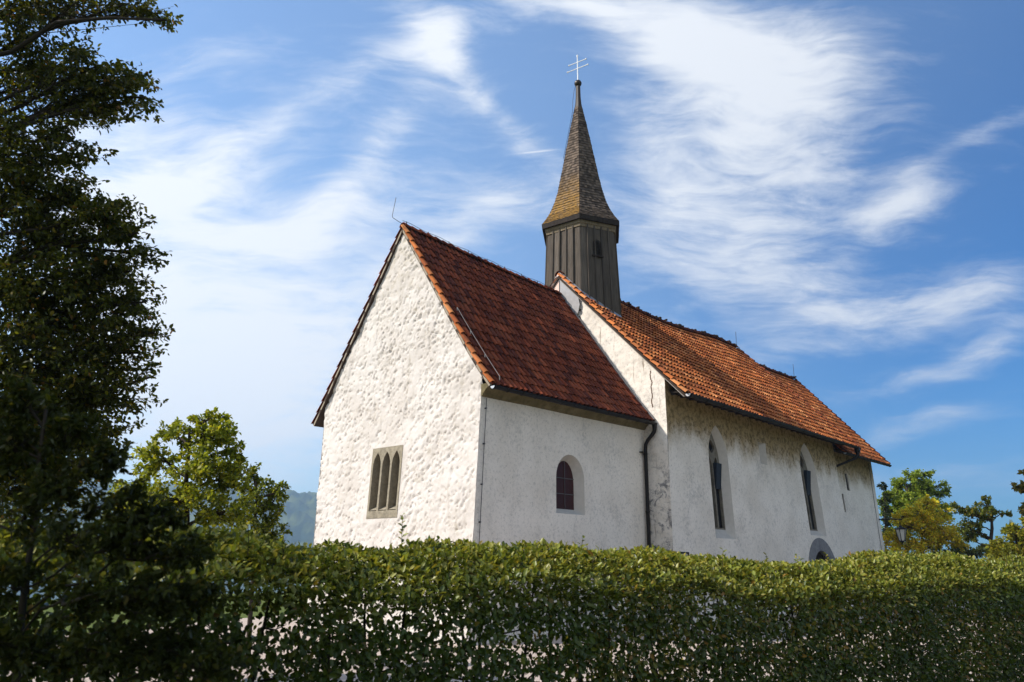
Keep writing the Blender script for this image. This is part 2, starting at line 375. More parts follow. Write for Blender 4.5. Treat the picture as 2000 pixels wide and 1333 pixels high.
def yard():
    """pale gravel around the church, a sheet just above the grass"""
    n = 90; V = []; F = []
    ring = []
    for k in range(n):
        a = 2 * math.pi * k / n; w = 1 + 0.06 * math.sin(3 * a) + 0.04 * math.sin(7 * a + 1)
        ring.append((13 + 27.0 * w * math.cos(a), 0.0 + 13.2 * w * math.sin(a)))
    rings = np.linspace(0, 1, 24)
    for q in rings:
        for (a, b) in ring: V.append((13 + (a - 13) * q, b * q))
    V = np.array(V); z = terrain_z(V[:, 0], V[:, 1]) + 0.045
    F = [(i * n + k, (i + 1) * n + k, (i + 1) * n + (k + 1) % n, i * n + (k + 1) % n) for i in range(23) for k in range(n)]
    m, t, o = mat('pale_gravel'); p = geo_pos(t)
    v = t.new('ShaderNodeTexVoronoi'); t.put(v, 0, p); v.inputs['Scale'].default_value = 28.0
    n1 = t.noise(p, 1.2, 4.0, 0.6); cc = t.mix(n1, (0.40, 0.32, 0.265), (0.52, 0.43, 0.365))
    cc = t.mul(cc, t.mix(v.outputs[0], (0.75, 0.75, 0.75), (1.1, 1.1, 1.1)))
    pbsdf(t, o, cc, 0.95, 0.1, 0, v.outputs[0], 0.6, 0.02)
    tag(obj('yard', np.c_[V, z], np.array(F), m), kind='structure')
yard()
def lake():
    n = 96; V = [(0, 0, -30.0)] + [(9000 * math.cos(2 * math.pi * k / n), 9000 * math.sin(2 * math.pi * k / n), -30.0) for k in range(n)]
    F = [(0, 1 + k, 1 + (k + 1) % n) for k in range(n)]
    m, t, o = mat('lake_water'); p = geo_pos(t)
    w = t.noise(t.mapping(p, (0.25, 0.12, 1)), 1.0, 5.0, 0.6)
    pbsdf(t, o, (0.035, 0.075, 0.095), 0.12, 0.5, 0, w, 0.35, 0.5)
    tag(obj('lake', V, F, m), kind='structure')
lake()
def hills():
    """wooded ridge across the lake, with the canopy as relief"""
    nb, nr = 700, 60
    bear = np.linspace(rad(-62), rad(30), nb)      # right of the view axis is positive
    dist = np.linspace(1700, 2900, nr)
    B, D = np.meshgrid(bear, dist, indexing='ij')
    fx, fy = AF[0] / math.hypot(AF[0], AF[1]), AF[1] / math.hypot(AF[0], AF[1]); rx, ry = fy, -fx
    x = CAM[0] + D * (np.cos(B) * fx + np.sin(B) * rx); y = CAM[1] + D * (np.cos(B) * fy + np.sin(B) * ry)
    P = np.c_[x.ravel(), y.ravel(), 0 * x.ravel()]
    t = np.clip((D.ravel() - 1700) / 700, 0, 1)
    prof = np.sin(t * np.pi / 2) ** 1.1
    top = 185 + 26 * (fbm(P / 420.0, 3, 3) - .5) * 2
    top = top * np.clip((rad(16) - B.ravel()) / rad(14), 0.0, 1)
    z = -31 + (top + 30) * prof
    can = 26 * fbm(P / 24.0, 3, 9) + 12 * vnoise(P / 9.0, 4)
    z = z + can * np.clip(prof * 8, 0, 1) - 8
    i, j = np.meshgrid(np.arange(nb - 1), np.arange(nr - 1), indexing='ij'); i = i.ravel(); j = j.ravel()
    F = np.c_[i * nr + j, i * nr + j + 1, (i + 1) * nr + j + 1, (i + 1) * nr + j]
    m, t2, o = mat('wooded_slope'); p = geo_pos(t2)
    a = t2.noise(p, 0.012, 5.0, 0.6); b = t2.noise(p, 0.07, 3.0, 0.6)
    cc = t2.mix(t2.ramp(a, 0.35, 0.65), (0.018, 0.036, 0.012), (0.11, 0.13, 0.028)); cc = t2.mix(t2.m('MULTIPLY', b, 0.5), cc, (0.02, 0.03, 0.012))
    pbsdf(t2, o, cc, 0.95, 0.05)
    tag(obj('hills', np.c_[x.ravel(), y.ravel(), z], F, m, None, False), kind='structure')
hills()
def haze():
    """the summer air over the lake"""
    mb = MB(); mb.box((1400, 1400, 150.0), (2400, 0, 0), (0, 2400, 0), (0, 0, 190.0))
    m, t, o = mat('air'); v = t.new('ShaderNodeVolumePrincipled')
    v.inputs['Color'].default_value = (0.50, 0.72, 1.0, 1); v.inputs['Density'].default_value = 0.00026; v.inputs['Anisotropy'].default_value = 0.2
    t.l.new(v.outputs[0], o.inputs['Volume'])
    tag(mb.build('haze', m), kind='stuff')
haze()
# ---------------------------------------------------------------- the church
GZ = 0.35                                           # foot of the walls, just under the yard
church = empty('church', (12.0, 3.5, 0.6), 'old white rendered church with red tiled roofs and a shingled wooden spire', 'church')
L1 = 8.15; D0 = -0.89
def batter_nave(x): return 0.07 * max(0.0, (x - L1) / 16.2) ** 0.6
def on_gable(y, z, dep=0.0): return (dep - 0.055 * max(0.0, 7.0 - z), y, z)
def on_choir(x, z, dep=0.0): return (x - 0.055 * max(0.0, 7.0 - z) * max(0.0, 1 - x / 4.0), dep, z)
def on_nave(x, z, dep=0.0): return (x, D0 - batter_nave(x) * (7.6 - z) + dep, z)
def on_west(x, z, dep=0.0): return (x, -0.50 - 0.04 * (7.6 - z) + dep, z)
def on_east(y, z, dep=0.0): return (L1 + dep, y, z)

def pip(P, poly):
    P = np.asarray(P); poly = np.asarray(poly); inside = np.zeros(len(P), bool); n = len(poly); j = n - 1
    for i in range(n):
        xi, yi = poly[i]; xj, yj = poly[j]
        if yi != yj:
            c = ((yi > P[:, 1]) != (yj > P[:, 1])) & (P[:, 0] < (xj - xi) * (P[:, 1] - yi) / (yj - yi) + xi)
            inside ^= c
        j = i
    return inside
def dist_loop(P, poly):
    d = np.full(len(P), 1e9); n = len(poly); poly = np.asarray(poly, float)
    for i in range(n):
        a = poly[i]; b = poly[(i + 1) % n]; ab = b - a; t = np.clip(((P - a) @ ab) / (ab @ ab + 1e-12), 0, 1)
        d = np.minimum(d, np.linalg.norm(P - (a + t[:, None] * ab), axis=1))
    return d
def subdiv(poly, step):
    out = []; n = len(poly)
    for i in range(n):
        a = np.array(poly[i], float); b = np.array(poly[(i + 1) % n], float); k = max(1, int(round(np.linalg.norm(b - a) / step)))
        out += [tuple(a + (b - a) * q / k) for q in range(k)]
    return out
def wall(name, outline, holes, step, fn, m, disp=None, nsign=1.0, parent=None, seed=1):
    """a wall as a dense sheet with real openings; disp(P2)->relief in metres"""
    outline = subdiv(outline, step); rng = np.random.default_rng(seed)
    lo = np.min(outline, axis=0); hi = np.max(outline, axis=0)
    gx, gy = np.meshgrid(np.arange(lo[0] + step, hi[0], step), np.arange(lo[1] + step, hi[1], step))
    G = np.c_[gx.ravel(), gy.ravel()] + rng.uniform(-.3, .3, (gx.size, 2)) * step
    G = G[pip(G, outline)]; G = G[dist_loop(G, outline) > step * .45]
    for h in holes:
        G = G[~pip(G, h)]; G = G[dist_loop(G, h) > step * .45]
    pts = [Vector(p) for p in outline]; edges = [(i, (i + 1) % len(outline)) for i in range(len(outline))]
    for h in holes:
        b = len(pts); pts += [Vector(p) for p in h]; edges += [(b + i, b + (i + 1) % len(h)) for i in range(len(h))]
    pts += [Vector(p) for p in G]
    vo, _e, fo, *_r = delaunay_2d_cdt(pts, edges, [], 0, 1e-6)
    P = np.array([(v.x, v.y) for v in vo]); F = np.array([f[:3] for f in fo])
    C = P[F].mean(1); keep = pip(C, outline)
    for h in holes: keep &= ~pip(C, h)
    F = F[keep]
    d = np.zeros(len(P))
    if disp is not None:
        d = disp(P)
        for h in holes: d = d * np.clip((dist_loop(P, h) - 0.02) / 0.15, 0, 1)
    V = np.array([fn(p[0], p[1], nsign * dd) for p, dd in zip(P, d)])
    return obj(name, V, F, m, parent, True)
def reveal(mb, loop_a, loop_b, fa, fb):
    n = len(loop_a); V = [fa(*p) for p in loop_a] + [fb(*p) for p in loop_b]
    mb.add(V, [(i, (i + 1) % n, n + (i + 1) % n, n + i) for i in range(n)])
def gothic(cx, half, z0, zs, apex, na=9, ns=6):
    """pointed-arch loop, anticlockwise from lower left"""
    pts = [(cx - half + 2 * half * k / 4, z0) for k in range(4)]
    pts += [(cx + half, z0 + (zs - z0) * k / ns) for k in range(ns)]
    h = apex - zs; R = (half * half + h * h) / (2 * half); c = cx + half - R
    a1 = math.atan2(h, cx - c)
    pts += [(c + R * math.cos(a1 * k / na), zs + R * math.sin(a1 * k / na)) for k in range(na)]
    c2 = cx - half + R
    pts += [(c2 - R * math.cos(a1 * (1 - k / na)), zs + R * math.sin(a1 * (1 - k / na))) for k in range(na)]
    pts += [(cx - half, zs + (z0 - zs) * k / ns) for k in range(ns)]
    return pts
def round_arch(cx, half, z0, zs, apex, na=16, ns=6):
    pts = [(cx - half + 2 * half * k / 4, z0) for k in range(4)] + [(cx + half, z0 + (zs - z0) * k / ns) for k in range(ns)]
    pts += [(cx + half * math.cos(math.pi * k / na), zs + (apex - zs) * math.sin(math.pi * k / na)) for k in range(na)]
    pts += [(cx - half, zs + (z0 - zs) * k / ns) for k in range(ns)]
    return pts
def panel(name, outline, holes, fn, d0, d1, m, parent, step=0.25):
    """a slab with openings between two depths (frames, tracery)"""
    mb = MB()
    pts = [Vector(p) for p in outline]; n0 = len(outline); edges = [(i, (i + 1) % n0) for i in range(n0)]
    for h in holes:
        b = len(pts); pts += [Vector(p) for p in h]; edges += [(b + i, b + (i + 1) % len(h)) for i in range(len(h))]
    vo, _e, fo, *_r = delaunay_2d_cdt(pts, edges, [], 0, 1e-6)
    P = np.array([(v.x, v.y) for v in vo]); F = np.array([f[:3] for f in fo]); C = P[F].mean(1); keep = pip(C, outline)
    for h in holes: keep &= ~pip(C, h)
    mb.add([fn(p[0], p[1], d0) for p in P], F[keep])
    for lp in [outline] + holes: reveal(mb, lp, lp, lambda a, b: fn(a, b, d0), lambda a, b: fn(a, b, d1))
    return mb.build(name, m, parent)
def sheet(name, loop, fn, dep, m, parent):
    return obj(name, [fn(p[0], p[1], dep) for p in loop], [tuple(range(len(loop)))], m, parent)

# east gable: thick uneven lime render over rubble
def rough(P):
    q = np.c_[P[:, 0], P[:, 1] * 1.2, 0 * P[:, 0]]
    a = fbm(q * 1.3, 2, 11) - .5
    b = fbm(q * 4.2 + 2.0 * a[:, None], 3, 21) - .5
    r = np.c_[(q[:, 0] + .45 * q[:, 1]) * 12.5, (q[:, 1] - .45 * q[:, 0]) * 7.5, q[:, 2]] + 2.2 * a[:, None]
    pits = np.clip(fbm(r, 3, 31, 0.55) - .565 - .16 * (vnoise(q * 1.1, 77) - .5), 0, .16)
    big = np.clip(fbm(q * np.array([2.6, 3.4, 1]) + a[:, None] * 3, 2, 51, .5) - .60, 0, .2)
    return 0.06 * a + 0.026 * b + 0.010 * (fbm(q * 17.0, 2, 61) - .5) - 0.27 * pits - 0.08 * big
def mild(P):
    q = np.c_[P[:, 0], P[:, 1], 0 * P[:, 0] + 5]
    return 0.05 * (fbm(q * 0.9, 2, 13) - .5) + 0.012 * (fbm(q * 6, 3, 14) - .5)
WIN_OUT = [(2.98, 3.76), (4.30, 3.76), (4.30, 5.76), (2.98, 5.76)]
wall('gable_wall', [(0.0, GZ), (6.62, GZ), (6.98, 6.9), (6.98, 7.46), (3.60, 12.58), (3.40, 12.58), (0.0, 7.50)], [subdiv(WIN_OUT, 0.1)], 0.036, on_gable, M_GABLE, rough, -1.0, church)
# choir south wall
ch_out = round_arch(3.90, 0.68, 3.93, 4.95, 5.66); ch_in = round_arch(3.90, 0.46, 4.08, 4.86, 5.50)
wall('choir_wall', [(0.0, GZ), (L1 + .1, GZ), (L1 + .1, 7.15), (0.0, 7.0)], [ch_out], 0.12, on_choir, M_CHOIR, mild, -1.0, church, 2)
# nave south wall
g1o = gothic(11.74, 0.76, 3.42, 6.25, 7.50); g1i = gothic(11.76, 0.52, 3.74, 6.15, 7.36)
g2o = gothic(20.58, 0.93, 3.76, 6.45, 7.86); g2i = gothic(20.60, 0.64, 3.98, 6.40, 7.72)
do = round_arch(20.52, 1.72, 0.62, 1.94, 3.66, 24); di = round_arch(20.52, 1.16, 0.62, 1.94, 3.12, 24)
slot_o = [(15.42, 6.44), (16.08, 6.44), (16.16, 7.34), (15.44, 7.30)]; slot_i = [(15.47, 6.52), (15.86, 6.52), (15.90, 7.30), (15.49, 7.28)]
slot_o = subdiv(slot_o, .2); slot_i = [tuple(p) for p in slot_i]
def sub4(q, k=4):
    out = []
    for i in range(4):
        a = np.array(q[i]); b = np.array(q[(i + 1) % 4]); out += [tuple(a + (b - a) * j / k) for j in range(k)]
    return out
slot_o = sub4([(15.42, 6.44), (16.08, 6.44), (16.16, 7.34), (15.44, 7.30)]); slot_i = sub4([(15.47, 6.52), (15.86, 6.52), (15.90, 7.30), (15.49, 7.28)])
wall('nave_wall', [(L1, GZ), (24.45, GZ), (24.50, 8.62), (L1, 8.62)], [g1o, g2o, do, slot_o], 0.16, on_nave, M_NAVE, mild, -1.0, church, 3)
# recessed west bay
s1 = sub4([(26.86, 6.20), (27.26, 6.20), (27.22, 7.08), (26.84, 7.06)]); s2 = sub4([(25.90, 5.05), (26.16, 5.05), (26.14, 5.97), (25.90, 5.97)])
wall('west_bay_wall', [(24.2, GZ), (31.4, GZ), (31.75, 8.35), (24.2, 8.35)], [s1, s2], 0.16, on_west, M_NAVE, mild, -1.0, church, 4)
zz = [GZ, 4.0, 8.6]                                  # return of the nave wall and the unseen north and west sides
obj('return_wall', [on_nave(24.45, z) for z in zz] + [on_west(24.45, z, 0.05) for z in zz], [(0, 3, 4, 1), (1, 4, 5, 2)], M_CHOIR, church)
obj('rear_wall', [(-.36, 6.62, GZ), (-.0, 6.98, 6.9), (-.0, 6.98, 7.4), (L1, 6.98, 7.4), (L1, 6.98, GZ)], [(0, 1, 2, 3, 4)], M_CHOIR, church)
obj('rear_wall', [(L1, 7.9, GZ), (L1, 7.9, 8.6), (24.4, 7.9, 8.6), (24.4, 7.9, GZ)], [(0, 1, 2, 3)], M_CHOIR, church)
obj('rear_wall', [(24.4, 7.5, GZ), (24.4, 7.5, 8.3), (31.7, 7.5, 8.3), (31.4, 7.5, GZ)], [(0, 1, 2, 3)], M_CHOIR, church)
obj('west_gable_wall', [(31.4, -0.79, GZ), (31.74, -0.47, 8.3), (31.74, 3.5, 13.3), (31.74, 7.5, 8.3), (31.4, 7.5, GZ)], [(0, 1, 2, 3, 4)], M_CHOIR, church)
# nave east gable rising above the choir roof
def roughish(P): return 0.7 * rough(P)
wall('nave_gable_wall', [(D0, GZ), (7.9, GZ), (7.9, 8.70), (3.55, 13.30), (3.45, 13.30), (D0, 8.62)], [], 0.08, on_east, M_EAST, roughish, -1.0, church, 5)

# --- windows
lan = [gothic(cx, 0.172, 3.96, 5.24, 5.64) for cx in (3.22, 3.64, 4.06)]
w = panel('window', [(2.97, 3.75), (4.31, 3.75), (4.31, 5.78), (2.97, 5.78)], lan, on_gable, -0.012, 0.30, M_STONE, church)
w['label'] = 'triple lancet window in weathered sandstone frame'
sheet('shutter', [(2.9, 3.7), (4.4, 3.7), (4.4, 5.85), (2.9, 5.85)], on_gable, 0.26, simple('brown_window_board', (0.10, 0.082, 0.055), 0.8, 0.2, 0, 0.4), w)
mb = MB()
for lp, cx in zip(lan, (3.22, 3.64, 4.06)):          # sloped sills at the foot of each lancet
    mb.add([on_gable(cx - .155, 3.98, -.01), on_gable(cx + .155, 3.98, -.01), on_gable(cx + .155, 4.12, .255), on_gable(cx - .155, 4.12, .255)], [(0, 1, 2, 3)])
mb.build('sill', M_STONE, w)

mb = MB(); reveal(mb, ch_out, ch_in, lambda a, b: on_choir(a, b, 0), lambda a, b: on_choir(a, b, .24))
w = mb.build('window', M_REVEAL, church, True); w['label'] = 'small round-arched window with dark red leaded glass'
sheet('glass', ch_in, on_choir, 0.242, M_REDGLASS, w)
mb = MB()
for z in (4.52, 4.98): mb.box(on_choir(3.90, z, .232), (.46, 0, 0), (0, .010, 0), (0, 0, .010))
mb.box(on_choir(3.90, 4.79, .230), (.006, 0, 0), (0, .01, 0), (0, 0, .70))
mb.build('saddle_bar', M_LEADBAR, w)

def lancet(cx, g_o, g_i, half, z0, zs, apex, flap):
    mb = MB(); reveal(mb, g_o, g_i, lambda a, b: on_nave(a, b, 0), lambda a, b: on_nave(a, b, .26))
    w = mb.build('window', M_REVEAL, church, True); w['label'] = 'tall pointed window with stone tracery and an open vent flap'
    # two lights under a circle
    lw = half * 0.40
    l1 = gothic(cx - half * .50, lw, z0 + .06, zs - .30, zs + .22, 6, 3); l2 = gothic(cx + half * .50, lw, z0 + .06, zs - .30, zs + .22, 6, 3)
    cz = zs + .42 * (apex - zs) + .08; cr = half * 0.42
    cir = [(cx + cr * math.cos(2 * math.pi * k / 20) * (1 + .12 * math.cos(8 * math.pi * k / 20)), cz + cr * math.sin(2 * math.pi * k / 20) * (1 + .12 * math.cos(8 * math.pi * k / 20))) for k in range(20)]
    panel('tracery', g_i, [l1, l2, cir], on_nave, 0.262, 0.36, M_TRACERY, w)
    sheet('glass', g_i, on_nave, 0.37, M_GLASS, w)
    fx, fz, fw, fh = flap
    mb = MB(); c = np.array(on_nave(fx, fz, 0.21)); tilt = np.array([0, -math.sin(.10), math.cos(.10)]); nrm = np.array([0, -math.cos(.10), -math.sin(.10)])
    mb.box(c, (fw, 0, 0), nrm * .035, tilt * fh)
    for sx in (-1, 1): mb.box(c + np.array([sx * (fw + .012), 0, 0]) + nrm * -.03, (.012, 0, 0), nrm * .075, tilt * fh)
    for q in (-.33, .33): mb.box(c + tilt * fh * q + nrm * .038, (fw, 0, 0), nrm * .008, tilt * .014)
    mb.build('vent_flap', M_FLAP, w)
lancet(11.76, g1o, g1i, 0.52, 3.74, 6.15, 7.36, (11.97, 5.66, 0.17, 0.47))
lancet(20.60, g2o, g2i, 0.64, 3.98, 6.40, 7.72, (20.86, 6.10, 0.20, 0.55))
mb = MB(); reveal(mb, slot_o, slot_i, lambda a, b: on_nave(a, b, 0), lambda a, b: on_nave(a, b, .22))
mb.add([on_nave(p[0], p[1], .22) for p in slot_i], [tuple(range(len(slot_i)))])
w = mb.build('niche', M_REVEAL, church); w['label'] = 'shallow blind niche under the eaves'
for sl in (s1, s2):
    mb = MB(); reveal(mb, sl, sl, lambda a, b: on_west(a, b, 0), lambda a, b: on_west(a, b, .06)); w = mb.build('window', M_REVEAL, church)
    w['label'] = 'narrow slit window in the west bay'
    sheet('glass', sl, on_west, .055, M_DARK, w)
# portal
port = panel('door_surround', do, [di], on_nave, -0.03, 0.25, M_GREYSTONE, church)
dr = sheet('door', di, on_nave, 0.20, M_DARK, church)
mb = MB(); 
for xx in np.arange(19.5, 21.6, .21): mb.box(on_nave(xx, 1.8, .19), (.008, 0, 0), (0, .01, 0), (0, 0, 1.15))
mb.build('board_joint', M_METAL, dr)

# --- tiled roofs
class Patch:
    """roof plane between ridge R0-R1 and eave E0-E1; u along, v down"""
    def __init__(s, R0, R1, E0, E1, sag=None, flare=0.0):
        s.c = [np.array(a, float) for a in (R0, R1, E0, E1)]; s.sag = sag; s.flare = flare
    def p(s, u, v):
        R0, R1, E0, E1 = s.c
        q = (R0 * (1 - u) + R1 * u) * (1 - v) + (E0 * (1 - u) + E1 * u) * v
        if s.sag: q = q + np.array([0, 0, s.sag(u) * (1 - v)])
        if s.flare: q = q - np.array([0, 0, s.flare * math.sin(math.pi * min(1, max(0, v)) ** 2.2)])
        return q
    def frame(s, u, v):
        e = 1e-3; a = s.p(u + e, v) - s.p(u - e, v); b = s.p(u, v + e) - s.p(u, v - e)
        a /= np.linalg.norm(a); n = np.cross(b, a); n /= np.linalg.norm(n)
        if n[2] < 0: n = -n
        d = np.cross(a, n); d /= np.linalg.norm(d)
        if d[2] > 0: d = -d
        return a, d, n        # along, down-slope, outward
def tiles(name, pt, ncol, nrow, mtl, palette, parent, rise, seed, skip=None):
    rng = np.random.default_rng(seed); mb = MB(); na = 6
    Lu = np.linalg.norm(pt.p(1, .5) - pt.p(0, .5)); Lv = np.linalg.norm(pt.p(.5, 1) - pt.p(.5, 0))
    pw = Lu / ncol; gl = Lv / nrow; pal = np.array(palette)
    for r in range(nrow):
        for cidx in range(ncol):
            u = (cidx + .5) / ncol; v1 = (r + 1) / nrow
            if skip and skip(u, v1): continue
            a, d, n = pt.frame(u, v1 - .5 / nrow); P1 = pt.p(u, v1)
            jit = rng.normal(0, 1, 4) * np.array([.004, .008, .006, .012])
            c = pal[rng.integers(len(pal))] * rng.uniform(.72, 1.12)
            if rng.random() < .05: c = c * 1.45
            # cover tile: half tube, open and lifted at its lower end
            L = gl * 1.16; rl = pw * .36; ru = pw * .28
            a2 = a + d * jit[3]; lift = rise + jit[2]
            lo = P1 + d * (0.02 + jit[1]) + a * jit[0]; up = lo - d * L
            V = []
            for (ctr, rr, lf) in ((lo, rl, lift), (up, ru, lift * .15)):
                for k in range(na + 1):
                    th = math.pi * k / na; V.append(ctr - a2 * rr * math.cos(th) + n * (lf + rr * .82 * math.sin(th) - .01))
            for k in range(na + 1):     # thickness of the lower lip
                th = math.pi * k / na; V.append(lo + d * -.005 - a2 * (rl - .016) * math.cos(th) + n * (lift + (rl - .018) * .82 * math.sin(th) - .01))
            F = [(k, k + 1, na + 2 + k, na + 1 + k) for k in range(na)] + [(k + 1, k, 2 * na + 2 + k, 2 * na + 3 + k) for k in range(na)]
            mb.add(V, F, c)
            # trough tile between the covers
            c2 = pal[rng.integers(len(pal))] * rng.uniform(.35, .65)
            ct = P1 + a * pw * .5 + d * .0; V = []
            for (q, lf) in ((ct, rise * .55), (ct - d * L, 0.0)):
                for k in range(5):
                    s_ = (k - 2) / 2.0; V.append(q + a * s_ * pw * .36 + n * (lf - .012 + .035 * s_ * s_))
            mb.add(V, [(k, k + 1, 6 + k, 5 + k) for k in range(4)], c2)
    o = mb.build(name, mtl, parent); return o
def slab(pt, thick, name, mtl, parent, nu=24, nv=8, off=-.03):
    V = []; 
    for k in (0, 1):
        for i in range(nu + 1):
            for j in range(nv + 1):
                u, v = i / nu, j / nv; V.append(pt.p(u, v) + pt.frame(min(.99, max(.01, u)), min(.99, max(.01, v)))[2] * (off - k * thick))
    st = (nu + 1) * (nv + 1); F = []
    for i in range(nu):
        for j in range(nv):
            a, b, c_, d_ = i * (nv + 1) + j, (i + 1) * (nv + 1) + j, (i + 1) * (nv + 1) + j + 1, i * (nv + 1) + j + 1
            F += [(a, b, c_, d_), (st + d_, st + c_, st + b, st + a)]
    def side(ids): F.extend([(p, q, q + st, p + st) for p, q in zip(ids[:-1], ids[1:])])
    side([i * (nv + 1) for i in range(nu + 1)]); side([i * (nv + 1) + nv for i in range(nu + 1)])
    side(list(range(nv + 1))); side([nu * (nv + 1) + j for j in range(nv + 1)])
    return obj(name, V, F, mtl, parent)
def barrel(mb, P0, P1, r, up, c, flat=.85, thick=.018):
    """one half-round tile from P0 (its showing end) to P1"""
    P0, P1 = np.array(P0), np.array(P1); d = P1 - P0; d /= np.linalg.norm(d); s = np.cross(d, up); s /= np.linalg.norm(s); n = np.cross(s, d)
    V = []; na = 8
    for (ctr, rr) in ((P0, r), (P1, r * .82), (P0 + d * .004, r - thick)):
        for k in range(na + 1):
            th = math.pi * k / na; V.append(ctr - s * rr * math.cos(th) + n * rr * flat * math.sin(th))
    mb.add(V, [(k, k + 1, na + 2 + k, na + 1 + k) for k in range(na)] + [(k + 1, k, 2 * na + 2 + k, 2 * na + 3 + k) for k in range(na)], c)
OLD = [(.25, .062, .028), (.215, .052, .025), (.31, .08, .036), (.16, .042, .024), (.235, .066, .032), (.185, .046, .023), (.125, .036, .025)]
NEW = [(.50, .158, .047), (.44, .132, .041), (.58, .195, .058), (.37, .11, .038), (.48, .172, .06), (.31, .10, .04), (.62, .26, .10)]
choir = Patch((-.06, 3.5, 12.72), (8.12, 3.5, 12.62), (-.10, -.42, 7.06), (8.12, -.42, 7.20), lambda u: -.05 * math.sin(math.pi * u), .10)
nave = Patch((8.00, 3.5, 13.46), (24.05, 3.5, 13.80), (8.02, -1.72, 7.98), (25.45, -1.72, 8.14), lambda u: -.22 * math.sin(math.pi * min(1, u * 1.25)) + .05 * math.sin(9 * u), .0)
west = Patch((24.00, 3.5, 13.32), (32.15, 3.5, 13.52), (24.55, -1.25, 7.86), (32.25, -1.25, 7.95), lambda u: -.06 * math.sin(math.pi * u))
M_BATTEN = simple('roof_boarding', (0.05, 0.036, 0.028), 0.9, 0.1)
r_choir = slab(choir, .07, 'roof', M_BATTEN, church); r_choir['label'] = 'steep dark red tiled choir roof'
tiles('tile_covering', choir, 37, 17, M_TILE_OLD, OLD, r_choir, .035, 5)
r_nave = slab(nave, .07, 'roof', M_BATTEN, church); r_nave['label'] = 'orange tiled nave roof'
tiles('tile_covering', nave, 74, 21, M_TILE, NEW, r_nave, .07, 6)
r_west = slab(west, .07, 'roof', M_BATTEN, church); r_west['label'] = 'lower tiled roof of the west bay'
tiles('tile_covering', west, 34, 20, M_TILE, NEW, r_west, .07, 7)
# north slopes
def mirror(p, zlow, yl):
    q = Patch(p.c[0], p.c[1], (p.c[2][0], yl, zlow), (p.c[3][0], yl, zlow + .1), p.sag); return q
for p, zl, yl, m, par, nc, nr, pal, sd in ((choir, 6.84, 7.46, M_TILE_OLD, r_choir, 37, 17, OLD, 15), (nave, 7.9, 8.7, M_TILE, r_nave, 74, 21, NEW, 16), (west, 7.9, 8.2, M_TILE, r_west, 34, 20, NEW, 17)):
    q = mirror(p, zl, yl); slab(q, .07, 'north_slope', M_BATTEN, par); tiles('tile_covering', q, nc, nr, m, pal, par, .04, sd)
# ridge tiles
def ridge(pt, n, r, mtl, pal, parent, seed, mort):
    rng = np.random.default_rng(seed); mb = MB()
    for k in range(n):
        u0, u1 = k / n, min(1.0, (k + 1.12) / n); c = np.array(pal[rng.integers(len(pal))]) * rng.uniform(.7, 1.1) * mort
        barrel(mb, pt.p(u0, 0) + np.array([0, 0, .02 + rng.normal(0, .006)]), pt.p(u1, 0) + np.array([0, 0, .0]), r, np.array([0, 0, 1.0]), c, 0.95)
    return mb.build('ridge_tiles', mtl, parent)
ridge(choir, 24, .15, M_TILE_OLD, OLD, r_choir, 8, 1.0)
ridge(nave, 46, .19, M_TILE_OLD, OLD, r_nave, 9, .45); ridge(west, 22, .19, M_TILE_OLD, OLD, r_west, 10, .45)
# mortar nibs and moss along the dark nave ridge
mb = MB(); rng = np.random.default_rng(12)
for pt, n in ((nave, 150), (west, 70)):
    for k in range(n):
        q = pt.p(rng.uniform(0.02, .99), 0) + np.array([rng.normal(0, .02), rng.uniform(-.12, .12), .17 + rng.uniform(-.03, .03)]); s_ = rng.uniform(.025, .07)
        mb.box(q, (s_, 0, s_ * .2), (0, s_, 0), (s_ * .1, 0, s_ * rng.uniform(.5, 1.0)))
rm_ = mb.build('moss', simple('dry_moss', (0.035, 0.026, 0.018), 0.95, 0.05), r_nave); rm_['kind'] = 'stuff'
# verge tiles down the near gables
def verge(pt, n, r, u, pal, mtl, parent, seed, gain=1.0):
    rng = np.random.default_rng(seed); mb = MB()
    for k in range(n):
        a, d, nn_ = pt.frame(.01 if u < .5 else .99, (k + .5) / n); c = np.array(pal[rng.integers(len(pal))]) * rng.uniform(.8, 1.25) * gain
        barrel(mb, pt.p(u, (k + 1.02) / n) + nn_ * .045, pt.p(u, (k - .1) / n) + nn_ * .0, r, nn_, c)
    return mb.build('verge_tiles', mtl, parent)
verge(choir, 17, .10, .003, NEW, M_TILE, r_choir, 18, .95); verge(nave, 21, .115, .002, NEW, M_TILE, r_nave, 19, 1.05)
verge(nave, 21, .13, .998, OLD, M_TILE_OLD, r_nave, 20); verge(west, 20, .14, .998, OLD, M_TILE_OLD, r_west, 21, .6)
verge(mirror(choir, 6.84, 7.46), 17, .07, .003, OLD, M_TILE_OLD, r_choir, 22)
# barge boards under the verges, at the near gables
mb = MB()
for pt, yy in ((mirror(choir, 6.84, 7.46), 0), (choir, 0)):
    for k in range(12):
        p0, p1 = pt.p(0.0, k / 12), pt.p(0.0, (k + 1) / 12); a, d, nn_ = pt.frame(.02, (k + .5) / 12)
        mb.box((p0 + p1) / 2 - nn_ * .055 + a * .035, a * .035, (p1 - p0) / 2, nn_ * .03)
mb.build('barge_board', simple('pale_verge_mortar', (0.30, 0.25, 0.19), 0.9, 0.1), r_choir)
mb = MB()
for k in range(12):
    p0, p1 = nave.p(0.0, k / 12), nave.p(0.0, (k + 1) / 12); a, d, nn_ = nave.frame(.02, (k + .5) / 12)
    mb.box((p0 + p1) / 2 - nn_ * .085 + a * .07, a * .035, (p1 - p0) / 2, nn_ * .045)
mb.build('barge_board', simple('grey_barge_board', (0.30, 0.28, 0.26), 0.85, 0.15), r_nave)

